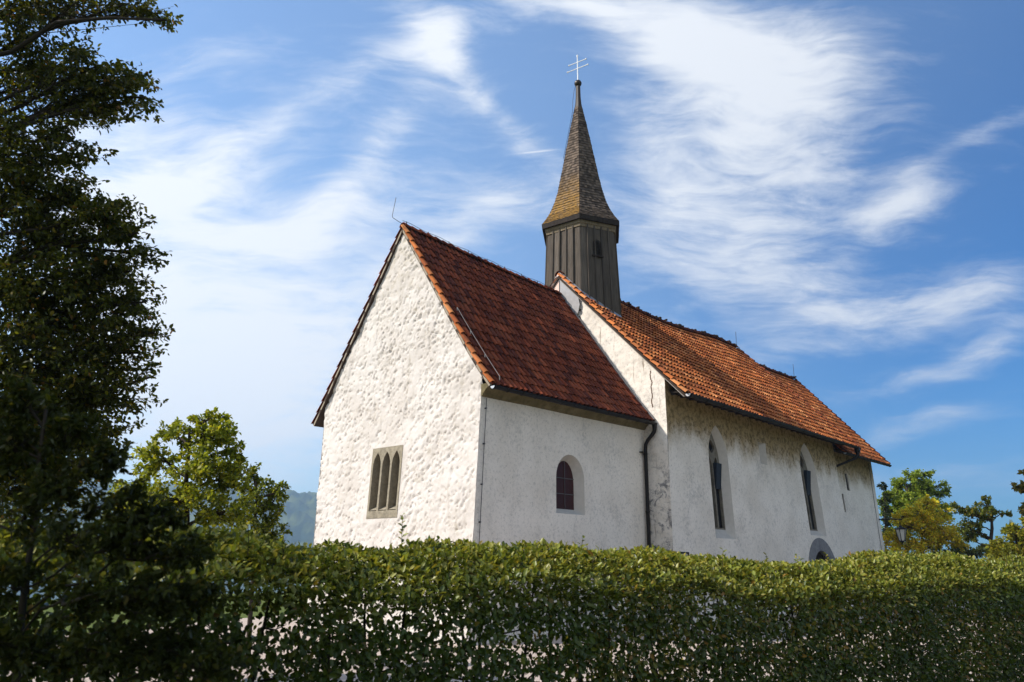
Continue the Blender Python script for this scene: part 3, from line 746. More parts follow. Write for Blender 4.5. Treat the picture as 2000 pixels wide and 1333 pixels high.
# lead strip where the choir roof meets the nave gable
mb = MB()
for k in range(16):
    p0, p1 = choir.p(.995, k / 16), choir.p(.995, (k + 1) / 16); a, d, nn_ = choir.frame(.98, (k + .5) / 16)
    mb.box((p0 + p1) / 2 + nn_ * .085, (.075, 0, 0), (p1 - p0) / 2, nn_ * .012)
mb.build('flashing', simple('dull_lead', (0.20, 0.20, 0.21), 0.5, 0.4, 0.3), r_choir)
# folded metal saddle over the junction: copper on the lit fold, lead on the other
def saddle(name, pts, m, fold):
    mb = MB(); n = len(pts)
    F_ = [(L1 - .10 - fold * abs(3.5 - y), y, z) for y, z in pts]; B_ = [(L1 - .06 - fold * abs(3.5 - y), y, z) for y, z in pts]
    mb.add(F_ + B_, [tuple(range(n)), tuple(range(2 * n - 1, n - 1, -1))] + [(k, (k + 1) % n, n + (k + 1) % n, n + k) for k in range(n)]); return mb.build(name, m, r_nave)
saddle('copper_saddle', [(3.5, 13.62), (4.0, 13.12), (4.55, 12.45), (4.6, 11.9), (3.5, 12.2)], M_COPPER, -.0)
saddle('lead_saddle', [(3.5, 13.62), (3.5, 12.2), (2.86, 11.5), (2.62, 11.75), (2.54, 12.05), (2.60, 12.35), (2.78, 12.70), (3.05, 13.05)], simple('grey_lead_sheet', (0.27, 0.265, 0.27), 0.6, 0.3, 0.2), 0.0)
m2 = MB(); m2.tube([(L1 - .11, 3.5, 13.62), (L1 - .11, 3.5, 12.6)], .012, 6); m2.build('saddle_seam', M_WIRE, r_nave)

# --- cornice, gutters and downpipes
mb = MB(); prof = [(0.0, 6.80), (-.06, 6.83), (-.10, 6.90), (-.20, 7.00), (-.30, 7.06), (-.30, 7.13), (0.0, 7.13)]
xs = np.linspace(-.02, L1, 12)
for i in range(11):
    x0, x1 = xs[i] + (.004 if i else 0), xs[i + 1] - .004; z0 = .14 * i / 11; sh = .94 + .12 * random.Random(i).random()
    V = [(x0, y, z + .14 * x0 / L1) for y, z in prof] + [(x1, y, z + .14 * x1 / L1) for y, z in prof]; k = len(prof)
    mb.add(V, [(j, (j + 1) % k, k + (j + 1) % k, k + j) for j in range(k)] + [tuple(range(k)), tuple(range(2 * k - 1, k - 1, -1))])
mb.build('cornice', M_CORNICE, church)
def gutter(P0, P1, r, name='gutter'):
    mb = MB(); P0, P1 = np.array(P0, float), np.array(P1, float); n = 10; V = []; m_ = 14
    for i in range(m_ + 1):
        c = P0 + (P1 - P0) * i / m_ + np.array([0, 0, -.015 * math.sin(math.pi * i / m_)])
        for rr in (r, r - .012):
            for k in range(n + 1):
                th = math.pi + math.pi * k / n; V.append(c + np.array([0, rr * math.cos(th), rr * math.sin(th)]))
    st = 2 * (n + 1); F = []
    for i in range(m_):
        for k in range(n):
            F += [(i * st + k, i * st + k + 1, (i + 1) * st + k + 1, (i + 1) * st + k), (i * st + n + 1 + k + 1, i * st + n + 1 + k, (i + 1) * st + n + 1 + k, (i + 1) * st + n + 2 + k)]
        for e in (0, n): F.append((i * st + e, (i + 1) * st + e, (i + 1) * st + n + 1 + e, i * st + n + 1 + e))
    mb.add(V, F)
    for i in range(0, m_ + 1, 1):   # brackets
        c = P0 + (P1 - P0) * min(.995, max(.005, i / m_)); mb.tube([c + np.array([0, (r + .012) * math.cos(math.pi + math.pi * q / 6), (r + .012) * math.sin(math.pi + math.pi * q / 6)]) for q in range(7)], .010, 5)
    mb.tube([P0 + np.array([0, -r, 0]), P1 + np.array([0, -r, 0])], .014, 6)
    g = mb.build(name, M_METAL, church)
    cap = MB(); cap.add([P0 + np.array([-.004, 0, 0])] + [P0 + np.array([-.004, r * math.cos(math.pi + math.pi * k / n), r * math.sin(math.pi + math.pi * k / n)]) for k in range(n + 1)], [(0, k + 1, k + 2) for k in range(n)])
    cap.build('end_cap', M_ZINC, g); return g
gutter((-.10, -.49, 7.00), (8.10, -.49, 7.12), .07)
gutter((8.05, -1.79, 7.97), (25.5, -1.79, 8.11), .09)
gutter((24.7, -1.33, 7.84), (32.2, -1.33, 7.92), .08)
mb = MB(); dpx = 7.98
mb.tube([(8.02, -.49, 7.10), (8.02, -.49, 6.96), (8.02, -.47, 6.84), (8.0, -.38, 6.72), (7.99, -.22, 6.56), (7.98, -.14, 6.42), (7.98, -.12, 6.2), (7.96, -.12, 4.0), (7.94, -.12, GZ + .2)], [.085, .075, .066, .062, .062, .062, .062, .062, .062], 10)
for z in (6.1, 4.2, 2.2): mb.tube([(7.965, -.12, z - .03), (7.965, -.12, z + .03)], .075, 10)
mb.box((7.85, -.06, 6.16), (.09, 0, 0), (0, .06, 0), (0, 0, .012))
mb.build('downpipe', M_METAL, church, True)
mb = MB()
mb.tube([(25.15, -1.79, 8.10), (25.15, -1.79, 7.70), (25.10, -1.70, 7.58), (24.66, -.74, 7.16), (24.62, -.66, 7.0), (24.62, -.66, 4.0), (24.60, -.74, GZ + .2)], [.10, .085, .065, .06, .06, .06, .06], 8)
mb.box((25.15, -1.79, 7.96), (.12, 0, 0), (0, .11, 0), (0, 0, .12))
mb.build('downpipe', M_METAL, church, True)
# eave soffits and rafter line in the shade
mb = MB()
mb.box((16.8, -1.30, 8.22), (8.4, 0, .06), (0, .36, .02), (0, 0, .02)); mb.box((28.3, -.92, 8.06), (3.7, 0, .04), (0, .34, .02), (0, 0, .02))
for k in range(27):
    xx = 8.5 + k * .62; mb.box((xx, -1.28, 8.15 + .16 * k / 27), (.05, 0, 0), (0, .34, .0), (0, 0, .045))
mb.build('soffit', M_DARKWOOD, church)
# lightning conductor: rods, ridge wire, down-wires
mb = MB()
mb.tube([(-.02, 3.52, 12.82), (-.42, 3.56, 12.92), (-.44, 3.56, 12.98), (-.36, 3.52, 13.62)], .009, 6); mb.build('lightning_rod', M_WIRE, church); mb = MB()
rp = [choir.p(u, 0) + np.array([0, 0, .21 + .02 * math.sin(40 * u)]) for u in np.linspace(0, .96, 25)]; mb.tube(rp, .008, 5)
for u in np.linspace(.02, .94, 9): q = choir.p(u, 0); mb.tube([q + np.array([0, 0, .14]), q + np.array([0, 0, .235])], .016, 5)
mb.build('ridge_conductor', M_WIRE, church); mb = MB()
mb.tube([nave.p(.995, 0) + np.array([0, 0, .15]), nave.p(.995, 0) + np.array([0.02, 0, 1.0])], .013, 5); mb.build('lightning_rod', M_WIRE, church); mb = MB()
mb.tube([west.p(.985, 0) + np.array([0, 0, .15]), west.p(.985, 0) + np.array([0.02, 0, 1.05])], .013, 5)
mb.build('lightning_rod', M_WIRE, church)
mb = MB()
wp = []
for k, v in enumerate(np.linspace(.55, .97, 16)):
    a, d, nn_ = choir.frame(.04, v); wp.append(choir.p(.036 + .012 * (v - .55), v) + nn_ * (.16 + .012 * math.sin(9 * v)))
mb.tube(wp, .007, 5)
for q in wp[::5]: mb.tube([q, q + np.array([0, 0, -.1])], .014, 5)
mb.build('roof_conductor', M_BRIGHTWIRE, church)
mb = MB()
zs = np.linspace(6.78, .7, 18); mb.tube([np.array(on_choir(.17, z, -.045)) for z in zs], .010, 5)
for z in (6.5, 5.55, 4.5, 3.55, 2.4): mb.tube([np.array(on_choir(.17, z, .0)), np.array(on_choir(.17, z, -.06))], .022, 6)
mb.build('wall_conductor', M_WIRE, church); mb = MB(); zs = np.linspace(8.0, .7, 16); mb.tube([np.array(on_west(31.10 + .28 * (z - 8) * .2, z, -.04)) for z in zs], .012, 5)
mb.build('wall_conductor', M_WIRE, church)

# --- steeple: six-sided boarded turret with a flared shingled spire
XC, YC, ROT = 9.587, 3.5, rad(210 + 4.0)
def hexv(s, z, k): a = ROT + math.pi / 3 * k; return np.array([XC + s * math.cos(a), YC + s * math.sin(a), z])
mb = MB(); mbb = MB(); rng = np.random.default_rng(31); ZT, ZB, ST, SB = 15.62, 11.4, 1.55, 1.72
for k in range(6):
    mb.add([hexv(ST - .03, ZT, k), hexv(ST - .03, ZT, k + 1), hexv(SB - .03, ZB, k + 1), hexv(SB - .03, ZB, k)], [(0, 1, 2, 3)], (.3, .3, .3))
    nrm = (hexv(1, 0, k) + hexv(1, 0, k + 1)) / 2 - np.array([XC, YC, 0]); nrm /= np.linalg.norm(nrm)
    nb = 5
    for b in range(nb):
        t0, t1 = b / nb, (b + 1) / nb; g = .010
        def q(t, s, z, off): return hexv(s, z, k) * (1 - t) + hexv(s, z, k + 1) * t + nrm * off
        off = .022 if b % 2 else .0
        c = np.ones(3) * rng.uniform(.8, 1.2); e = g / ST
        V = [q(t0 + e, ST, ZT, off), q(t1 - e, ST, ZT, off), q(t1 - e, SB, ZB, off), q(t0 + e, SB, ZB, off), q(t0 + e, ST, ZT, off - .04), q(t1 - e, ST, ZT, off - .04), q(t1 - e, SB, ZB, off - .04), q(t0 + e, SB, ZB, off - .04)]
        mb.add(V, [(0, 1, 2, 3), (0, 3, 7, 4), (1, 5, 6, 2), (3, 2, 6, 7), (0, 4, 5, 1)], c)
        if b: # cover strip on the joint
            c = np.ones(3) * rng.uniform(.6, .9); tm = t0; h = .024 / ST; o2 = .075
            V = [q(tm - h, ST, ZT, o2), q(tm + h, ST, ZT, o2), q(tm + h, SB, ZB, o2), q(tm - h, SB, ZB, o2), q(tm - h, ST, ZT, 0), q(tm + h, ST, ZT, 0), q(tm + h, SB, ZB, 0), q(tm - h, SB, ZB, 0)]
            mb.add(V, [(0, 1, 2, 3), (0, 3, 7, 4), (1, 5, 6, 2)], c)
steeple = mb.build('steeple', M_BOARD, church); steeple['label'] = 'six-sided boarded bell turret on the nave ridge'
# eave box: mouldings, soffit and fascia
def hexring(mb, prof, col=(1, 1, 1)):
    n = len(prof)
    for k in range(6):
        V = [hexv(s, z, k) for s, z in prof] + [hexv(s, z, k + 1) for s, z in prof]
        mb.add(V, [(j, n + j, n + (j + 1) % n, (j + 1) % n) for j in range(n)], col)
mb = MB(); hexring(mb, [(1.50, 15.42), (1.60, 15.42), (1.615, 15.52), (1.66, 15.56), (1.67, 15.68), (1.50, 15.68)]); mb.build('eave_moulding', M_TRIM, steeple)
mb = MB(); hexring(mb, [(1.50, 15.69), (1.80, 15.66), (1.82, 15.86), (1.50, 15.90)]); mb.build('fascia', M_DARKWOOD, steeple)
# spire shingles, course by course on a flared profile
PR = [(15.86, 1.80), (16.10, 1.62), (16.45, 1.42), (16.95, 1.21), (17.5, 1.05), (18.2, .90), (19.0, .745), (19.9, .565), (20.8, .385), (21.68, .19)]
pz = np.array([a for a, b in PR]); ps = np.array([b for a, b in PR])
def spr(z): return float(np.interp(z, pz, ps))
mb = MB(); rng = np.random.default_rng(33); z = 15.86; hexring(mb, [(.03, 15.85), (1.77, 15.85)] + [(s - .03, a) for a, s in PR] + [(.03, 21.68)], (.05, .045, .04))
slope_len = .135
while z < 21.6:
    s0 = spr(z); z1 = min(21.7, z + slope_len * (0.5 if z < 16.3 else 1.0)); s1 = spr(z1); dz = z1 - z
    for k in range(6):
        a, b = hexv(s0, z, k), hexv(s0, z, k + 1); a1, b1 = hexv(spr(z1 + dz), z1 + dz * .6, k), hexv(spr(z1 + dz), z1 + dz * .6, k + 1)
        nrm = (a + b) / 2 - np.array([XC, YC, z]); nrm /= np.linalg.norm(nrm); nrm = nrm * .9 + np.array([0, 0, .3])
        n = max(2, int(round(np.linalg.norm(b - a) / .115))); offs = rng.uniform(-.2, .2)
        cuts = np.clip((np.arange(n + 1) + np.r_[0, np.full(n - 1, offs), 0]) / n, 0, 1)
        for i in range(n):
            t0, t1 = cuts[i] + .01 / n, cuts[i + 1] - .01 / n; j = rng.uniform(-.012, .012); w_ = rng.uniform(.016, .032)
            c = np.array((.105, .078, .058)) * rng.uniform(.4, 1.45)
            dz_ = np.array([0, 0, j])
            V = [a + (b - a) * t0 + nrm * w_ + dz_, a + (b - a) * t1 + nrm * w_ + dz_, a1 + (b1 - a1) * t1, a1 + (b1 - a1) * t0, a + (b - a) * t0 + dz_, a + (b - a) * t1 + dz_]
            mb.add(V, [(0, 1, 2, 3), (4, 5, 1, 0)], c)
    z = z1
mb.build('spire', M_SHINGLE, steeple)
mb = MB(); hexring(mb, [(.20, 21.55), (.20, 21.66), (.155, 21.95), (.125, 22.3), (.115, 22.85), (.03, 22.9), (.03, 21.5)]); mb.build('spire_cap', simple('dark_copper_cap', (0.045, 0.034, 0.027), 0.6, 0.3, 0.0), steeple)
bm = bmesh.new(); bmesh.ops.create_uvsphere(bm, u_segments=24, v_segments=16, radius=.165)
me_v = [np.array(v.co) + np.array([XC, YC, 23.02]) for v in bm.verts]; me_f = [[v.index for v in f.verts] for f in bm.faces]; bm.free()
obj('orb', me_v, me_f, M_BALL, steeple, True)
mb = MB(); cdir = np.array([math.cos(rad(97)), math.sin(rad(97)), 0])
mb.tube([(XC, YC, 23.15), (XC, YC, 24.42)], [.030, .020], 8)
for z, h in ((23.80, .50), (24.12, .42)):
    mb.tube([np.array([XC, YC, z]) - cdir * h, np.array([XC, YC, z]) + cdir * h], .018, 8)
    for s_ in (-1, 1): mb.tube([np.array([XC, YC, z]) + cdir * s_ * (h - .03), np.array([XC, YC, z]) + cdir * s_ * (h + .04)], [.024, .036], 8)
mb.tube([(XC, YC, 24.38), (XC, YC, 24.48)], [.03, .045], 8)
mb.build('double_cross', M_CROSS, steeple)
mb = MB(); mb.tube([hexv(.12, 22.9, -1), hexv(.20, 22.6, -1), hexv(.27, 22.1, -1), hexv(.30, 21.5, -1), hexv(.42, 20.9, -1), hexv(.78, 19.1, -1)], .010, 5); mb.build('spire_conductor', M_WIRE, steeple)
# louvred opening in the shaded face
mb = MB(); k = 0
A, B = hexv(1.60, 14.6, 0), hexv(1.60, 14.6, 1); ux = (B - A) / np.linalg.norm(B - A); nrm = np.array([ux[1], -ux[0], 0]); mid = A + (B - A) * .46
lo = round_arch(0, .19, 14.22, 14.72, 14.93, 10, 3); li = round_arch(0, .155, 14.25, 14.72, 14.89, 10, 3)
fl = lambda a, b, d=0.0: mid + ux * a + nrm * (.035 + d) + np.array([0, 0, b - 14.6])
V = [fl(*p) for p in lo] + [fl(p[0], p[1]) for p in li]; n = len(lo); mb.add(V, [(i, (i + 1) % n, n + (i + 1) % n, n + i) for i in range(n)])
mb.add([fl(p[0], p[1], -.02) for p in li], [tuple(range(n))])
for z in np.arange(14.29, 14.86, .062): mb.box(fl(0, z, .01), ux * (.15 if z < 14.75 else .11), nrm * .022 + np.array([0, 0, -.014]), np.array([0, 0, .008]) + nrm * .003)
mb.box(fl(0, 14.21, .02), ux * .25, nrm * .05, np.array([0, 0, .025]))
mb.build('louvre', M_DARKWOOD, steeple)
# lead apron at the foot of the turret
mb = MB()
for k in (0, 1, 5, 4):
    for q in range(6):
        t0, t1 = q / 6, (q + 1) / 6
        def onr(t, s):
            h = hexv(s, 0, k) * (1 - t) + hexv(s, 0, k + 1) * t
            zr = nave.p((h[0] - 8.0) / 16.05, 0)[2] - 1.065 * abs(3.5 - h[1]); return np.array([h[0], h[1], zr + .12])
        p0, p1 = onr(t0, 1.70), onr(t1, 1.70); o0, o1 = onr(t0, 1.80), onr(t1, 1.80)
        mb.add([p0 + np.array([0, 0, .10]), p1 + np.array([0, 0, .10]), o1, o0], [(0, 1, 2, 3)])
mb.build('lead_apron', simple('pale_lead', (0.30, 0.31, 0.33), 0.4, 0.5, 0.5), steeple)

#PLANTS
# ---------------------------------------------------------------- foliage
def leaves(name, P, D, N, size, col, m, parent, wid=.62, fold=.10, oval=True):
    """one mesh of many separate leaves: P foot of the leaf, D towards its tip, N its face normal"""
    n = len(P); D = D / (np.linalg.norm(D, axis=1)[:, None] + 1e-9)
    S = np.cross(D, N); S /= np.linalg.norm(S, axis=1)[:, None] + 1e-9; N = np.cross(S, D)
    size = np.broadcast_to(np.asarray(size, float), (n,))[:, None]
    if oval:
        prof = [(0, 0, 0), (.42, .30, fold), (.36, .68, fold * .8), (0, 1.0, -.08), (-.36, .68, fold * .8), (-.42, .30, fold)]
        Fk = [(0, 1, 2, 3), (0, 3, 4, 5)]
    else:
        prof = [(0, 0, 0), (.5, .5, fold), (0, 1, -.05), (-.5, .5, fold)]; Fk = [(0, 1, 2, 3)]
    k = len(prof); V = np.empty((n, k, 3))
    for i, (a, b, c) in enumerate(prof): V[:, i] = P + size * (S * a * wid + D * b + N * c)
    base = (np.arange(n) * k)[:, None]
    F = np.concatenate([base + np.array(f)[None, :] for f in Fk])
    c = np.repeat(col[:, None, :], k, axis=1).reshape(-1, 3)
    return obj(name, V.reshape(-1, 3), F, m, parent, False, c)
def palette_pick(rng, n, pal, w, var=.25):
    pal = np.array(pal); w = np.array(w, float) / np.sum(w)
    c = pal[rng.choice(len(pal), n, p=w)] * rng.uniform(1 - var, 1 + var, (n, 1)); return c
GREEN = [(.095, .118, .016), (.125, .145, .020), (.062, .085, .013), (.16, .17, .026), (.24, .21, .034), (.30, .18, .034), (.20, .095, .027)]
GW = [30, 28, 20, 14, 5, 1.5, .8]
def rnd_unit(rng, n):
    v = rng.normal(0, 1, (n, 3)); return v / np.linalg.norm(v, axis=1)[:, None]

def hedge():
    rng = np.random.default_rng(71)
    fh = np.array([AF[0], AF[1], 0]); fh /= np.linalg.norm(fh); rh = np.array([fh[1], -fh[0], 0])
    ca, sa = math.cos(rad(33)), math.sin(rad(33))
    H = rh * ca + fh * sa; Nn = rh * sa - fh * ca            # along the hedge, out of its front face
    O = CAM * np.array([1, 1, 0]) + fh * 5.55
    TH = 0.95
    def top(s): return 2.69 + .03 * np.sin(s * 1.3) + .02 * np.sin(s * 3.7 + 1) - .10 * np.exp(-((s - 3.3) / 2.0) ** 2) + .06 * np.clip((-s - 1.2) / 1.5, 0, 1) - .045 * np.clip((s - 4.5) / 1.5, 0, 1)
    def gz(s): return 0.72
    def hole(s, z, y):
        q = np.c_[s + y * -.25, z * 1.1, 0 * s]
        a = fbm(q * np.array([4.6, 5.6, 1]), 3, 201, .75); low = np.clip((2.45 - z) / 1.2, 0, 1)
        return a + .02 * low - .02 * np.clip(s / 4, -1, 1)
    root = empty('hedge', tuple(O + np.array([0, 0, .7])), 'long clipped hornbeam hedge in front of the church, sunlit along its top', 'hedge')
    Ps, Ds, Ns, Sz = [], [], [], []; nlast = 0
    S0, S1 = -5.5, 12.5
    def put(n, face):
        s = rng.uniform(S0, S1, n)
        if face in ('front', 'back'):
            z = gz(s) + (top(s) - gz(s)) * rng.uniform(0, 1, n) ** .93
            dpt = np.abs(rng.normal(0, .10, n)) * np.where(rng.random(n) < .8, 1, 2.2)
            bulge = .10 * (fbm(np.c_[s * 1.6, z * 1.6, 0 * s], 3, 205) - .5) * 2
            shoulder = np.clip((z - (top(s) - .40)) / .40, 0, 1) ** 1.5 * .50     # the clipped top is rounded off
            y = dpt + shoulder - bulge
            keep = hole(s, z, y) < .60 + .09 * rng.random(n)
            if face == 'back': y = TH - y
            out = np.tile(Nn if face == 'front' else -Nn, (n, 1)); sh = np.clip(shoulder / .16, 0, 1)[:, None]; out = out * (1 - .75 * sh) + np.array([0, 0, .9]) * sh
        else:
            y = rng.uniform(.05, TH - .05, n); tw = np.clip(y / .62, 0, 1) ** .75 * np.clip((TH - y) / .2, 0, 1) ** .5
            z = top(s) - .34 + .34 * tw + .05 * (vnoise(np.c_[s * 3, y * 3, 0 * s], 207) - .5) * 2 - np.abs(rng.normal(0, .07, n)) + .035
            keep = np.ones(n, bool); out = np.tile(np.array([0, 0, 1.0]), (n, 1)) + Nn * (.5 - y / TH)[:, None]
        P = O[None, :] * np.array([1, 1, 0]) + H * s[:, None] - Nn * y[:, None]; P[:, 2] = z
        upw = sh[:, 0] if face in ('front', 'back') else np.ones(n)
        D = out * .45 + rnd_unit(rng, n) * .75 + np.array([0, 0, 1.0])[None, :] * (-.55 + .6 * upw)[:, None]
        N = out * 1.0 + rnd_unit(rng, n) * .62 + np.array([0, 0, 1.0])[None, :] * (.05 + .55 * upw)[:, None]
        Ps.append(P[keep]); Ds.append(D[keep]); Ns.append(N[keep]); Sz.append(rng.uniform(.034, .064, n)[keep])
    put(105000, 'front'); put(62000, 'back'); put(62000, 'top')
    # shoots that escaped the shears, along the top
    tubes = MB()
    for k in range(70):
        s = rng.uniform(S0, S1); y = rng.uniform(.1, TH - .1); b = O * np.array([1, 1, 0]) + H * s - Nn * y; b[2] = top(s) - .08
        L = rng.uniform(.06, .22) if rng.random() < .88 else rng.uniform(.25, .42)
        d = np.array([0, 0, 1.0]) + rnd_unit(rng, 1)[0] * .45; d /= np.linalg.norm(d); e = b + d * L
        tubes.tube([b, b + d * L * .5 + rnd_unit(rng, 1)[0] * .015, e], [.004, .003, .0015], 4)
        n = int(L / .024); t = np.linspace(.15, 1.0, n); P = b + (e - b) * t[:, None]
        az = np.arange(n) * 2.4 + rng.uniform(0, 6); r = np.c_[np.cos(az), np.sin(az), 0 * az]
        Ps.append(P); Ds.append(r + d * .7); Ns.append(d * 1.0 - r * .3 + rnd_unit(rng, n) * .3); Sz.append(rng.uniform(.04, .075, n) * (1.15 - .5 * t))
    P = np.concatenate(Ps); D = np.concatenate(Ds); N = np.concatenate(Ns); Sz = np.concatenate(Sz)
    col = palette_pick(rng, len(P), GREEN, GW)
    pt = fbm(P * 1.1, 2, 211); col = col * (0.44 + .40 * pt)[:, None] * np.array([.80, 1.0, .9])  # leaf colour lowered so the front face looks shaded
    yl = fbm(P * .9 + 9, 2, 213) > .60; sel = yl & (rng.random(len(P)) < .22); col[sel] = palette_pick(rng, int(sel.sum()), [(.22, .18, .03), (.24, .13, .03), (.15, .15, .03)], [3, 1, 2])
    dz = P[:, 2] - top((P - O * np.array([1, 1, 0])) @ H)           # paler leaf colour painted along the clipped top to look sunlit
    lit_top = np.clip((dz + .44) / .30, 0, 1) * (rng.random(len(P)) < .8)
    col = col * (1 - .75 * lit_top[:, None]) + .75 * lit_top[:, None] * palette_pick(rng, len(P), [(.30, .31, .045), (.23, .26, .035), (.38, .35, .08), (.34, .28, .045)], [4, 4, 2, 1])
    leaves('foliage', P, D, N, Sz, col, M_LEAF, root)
    # stems and side branches inside
    st = MB()
    for s in np.arange(S0, S1, .27):
        s = s + rng.uniform(-.08, .08); y = TH / 2 + rng.uniform(-.12, .12); b = O * np.array([1, 1, 0]) + H * s - Nn * y; b[2] = .66
        hgt = top(s) - .66 - .12; pts = [b + np.array([0, 0, hgt * q]) + H * .05 * math.sin(q * 5 + s * 7) + Nn * .05 * math.cos(q * 4 + s * 3) for q in np.linspace(0, 1, 7)]
        st.tube(pts, np.linspace(.022, .006, 7), 6)
        for j in range(11):
            q = rng.uniform(.12, .95); p0 = b + np.array([0, 0, hgt * q]); dd = H * rng.normal(0, 1) + Nn * rng.normal(0, .75); dd /= np.linalg.norm(dd)
            L = rng.uniform(.25, .5); e = p0 + dd * L + np.array([0, 0, rng.uniform(.02, .22)]); st.tube([p0, (p0 + e) / 2 + np.array([0, 0, -.02]), e], [.008, .005, .002], 4)
    st.V += tubes.V; st.F += [tuple(i + st.n for i in f) for f in tubes.F]; st.C += tubes.C; st.n += tubes.n
    st.build('stems', M_BARK, root)
hedge()

def tree(name, label, cat, trunk, r0, clusters, leaf=.06, dens=1.0, pal=GREEN, w=GW, seed=1, group=None, droop=.25, oval=False, twig_r=.010, lim=.35, gain=1.0, mat_=None, spread=.10):
    """trunk: points from the ground up; clusters: (centre, radii, twigs, leaves per twig)"""
    rng = np.random.default_rng(seed); trunk = np.array(trunk, float)
    root = empty(name, trunk[0], label, cat, group)
    wd = MB(); tl = np.r_[0, np.cumsum(np.linalg.norm(np.diff(trunk, axis=0), axis=1))]; T = tl[-1]
    def tp(s): return np.array([np.interp(s, tl, trunk[:, i]) for i in range(3)])
    qs = np.linspace(0, T, 12); pts = np.array([tp(q) for q in qs]); pts[1:-1] += rng.normal(0, r0 * .25, (10, 3)); wd.tube(pts, np.linspace(r0, r0 * .25, 12) * (1 + .5 * np.exp(-qs / (r0 * 3 + .01))), 9)
    Ps, Ds, Ns = [], [], []
    for (c, R, nt, nl) in clusters:
        c = np.array(c, float); R = np.broadcast_to(np.array(R, float), (3,))
        # limb leaves the trunk below the cluster
        dist = np.linalg.norm(trunk - c, axis=1); hz = min(T * .96, max(T * .2, float(np.interp(c[2] - .35 * math.hypot(*(c - trunk[-1])[:2]), trunk[:, 2], tl))))
        a = tp(hz); L = np.linalg.norm(c - a); mid = a * .45 + c * .55 + np.array([0, 0, .12 * L]) + rng.normal(0, .05 * L, 3)
        ts = np.linspace(0, 1, 7)[:, None]; limb = a * (1 - ts) ** 2 + 2 * mid * ts * (1 - ts) + c * ts ** 2; limb[1:-1] += rng.normal(0, .02 * L, (5, 3))
        lr = min(r0 * .5, .02 + .018 * L) * lim / .35; wd.tube(limb, np.linspace(lr, max(.008, lr * .3), 7), 7)
        nt = max(2, int(nt * dens))
        for k in range(nt):
            v = rnd_unit(rng, 1)[0] * rng.random() ** (1 / 3.0) * R; e = c + v
            t0 = rng.uniform(.55, 1.0); i = t0 * 6; s0 = limb[int(i)] * (1 - i % 1) + limb[min(6, int(i) + 1)] * (i % 1)
            m_ = (s0 + e) / 2 + rng.normal(0, .06, 3) * np.linalg.norm(e - s0) + np.array([0, 0, .08 * np.linalg.norm(e - s0)])
            ts = np.linspace(0, 1, 5)[:, None]; tw = s0 * (1 - ts) ** 2 + 2 * m_ * ts * (1 - ts) + e * ts ** 2
            wd.tube(tw, np.linspace(twig_r, twig_r * .25, 5), 4, cap=False)
            n = max(3, int(nl * rng.uniform(.6, 1.3))); t = 1 - .65 * rng.random(n) ** 1.4; 
            P = s0 * ((1 - t) ** 2)[:, None] + 2 * m_ * (t * (1 - t))[:, None] + e * (t ** 2)[:, None] + rng.normal(0, spread, (n, 3)) * np.linalg.norm(R) * .35
            d = (e - s0) / (np.linalg.norm(e - s0) + 1e-6)
            Ps.append(P); Ds.append(d * .5 + rnd_unit(rng, n) * .9 + np.array([0, 0, -droop])); Ns.append(rnd_unit(rng, n) * .8 + np.array([0, 0, .8]))
    P = np.concatenate(Ps); D = np.concatenate(Ds); N = np.concatenate(Ns)
    col = palette_pick(rng, len(P), pal, w) * gain; col = col * (0.8 + .5 * fbm(P * 1.3, 2, seed + 50))[:, None]
    wd.build('trunk', M_BARK, root, True)
    leaves('crown', P, D, N, leaf * rng.uniform(.7, 1.25, len(P)), col, mat_ or M_LEAF, root, oval=oval, wid=.62)
    return root
def G0(p): return np.array([p[0], p[1], float(terrain_z(np.array([p[0]]), np.array([p[1]]))[0]) - .1])

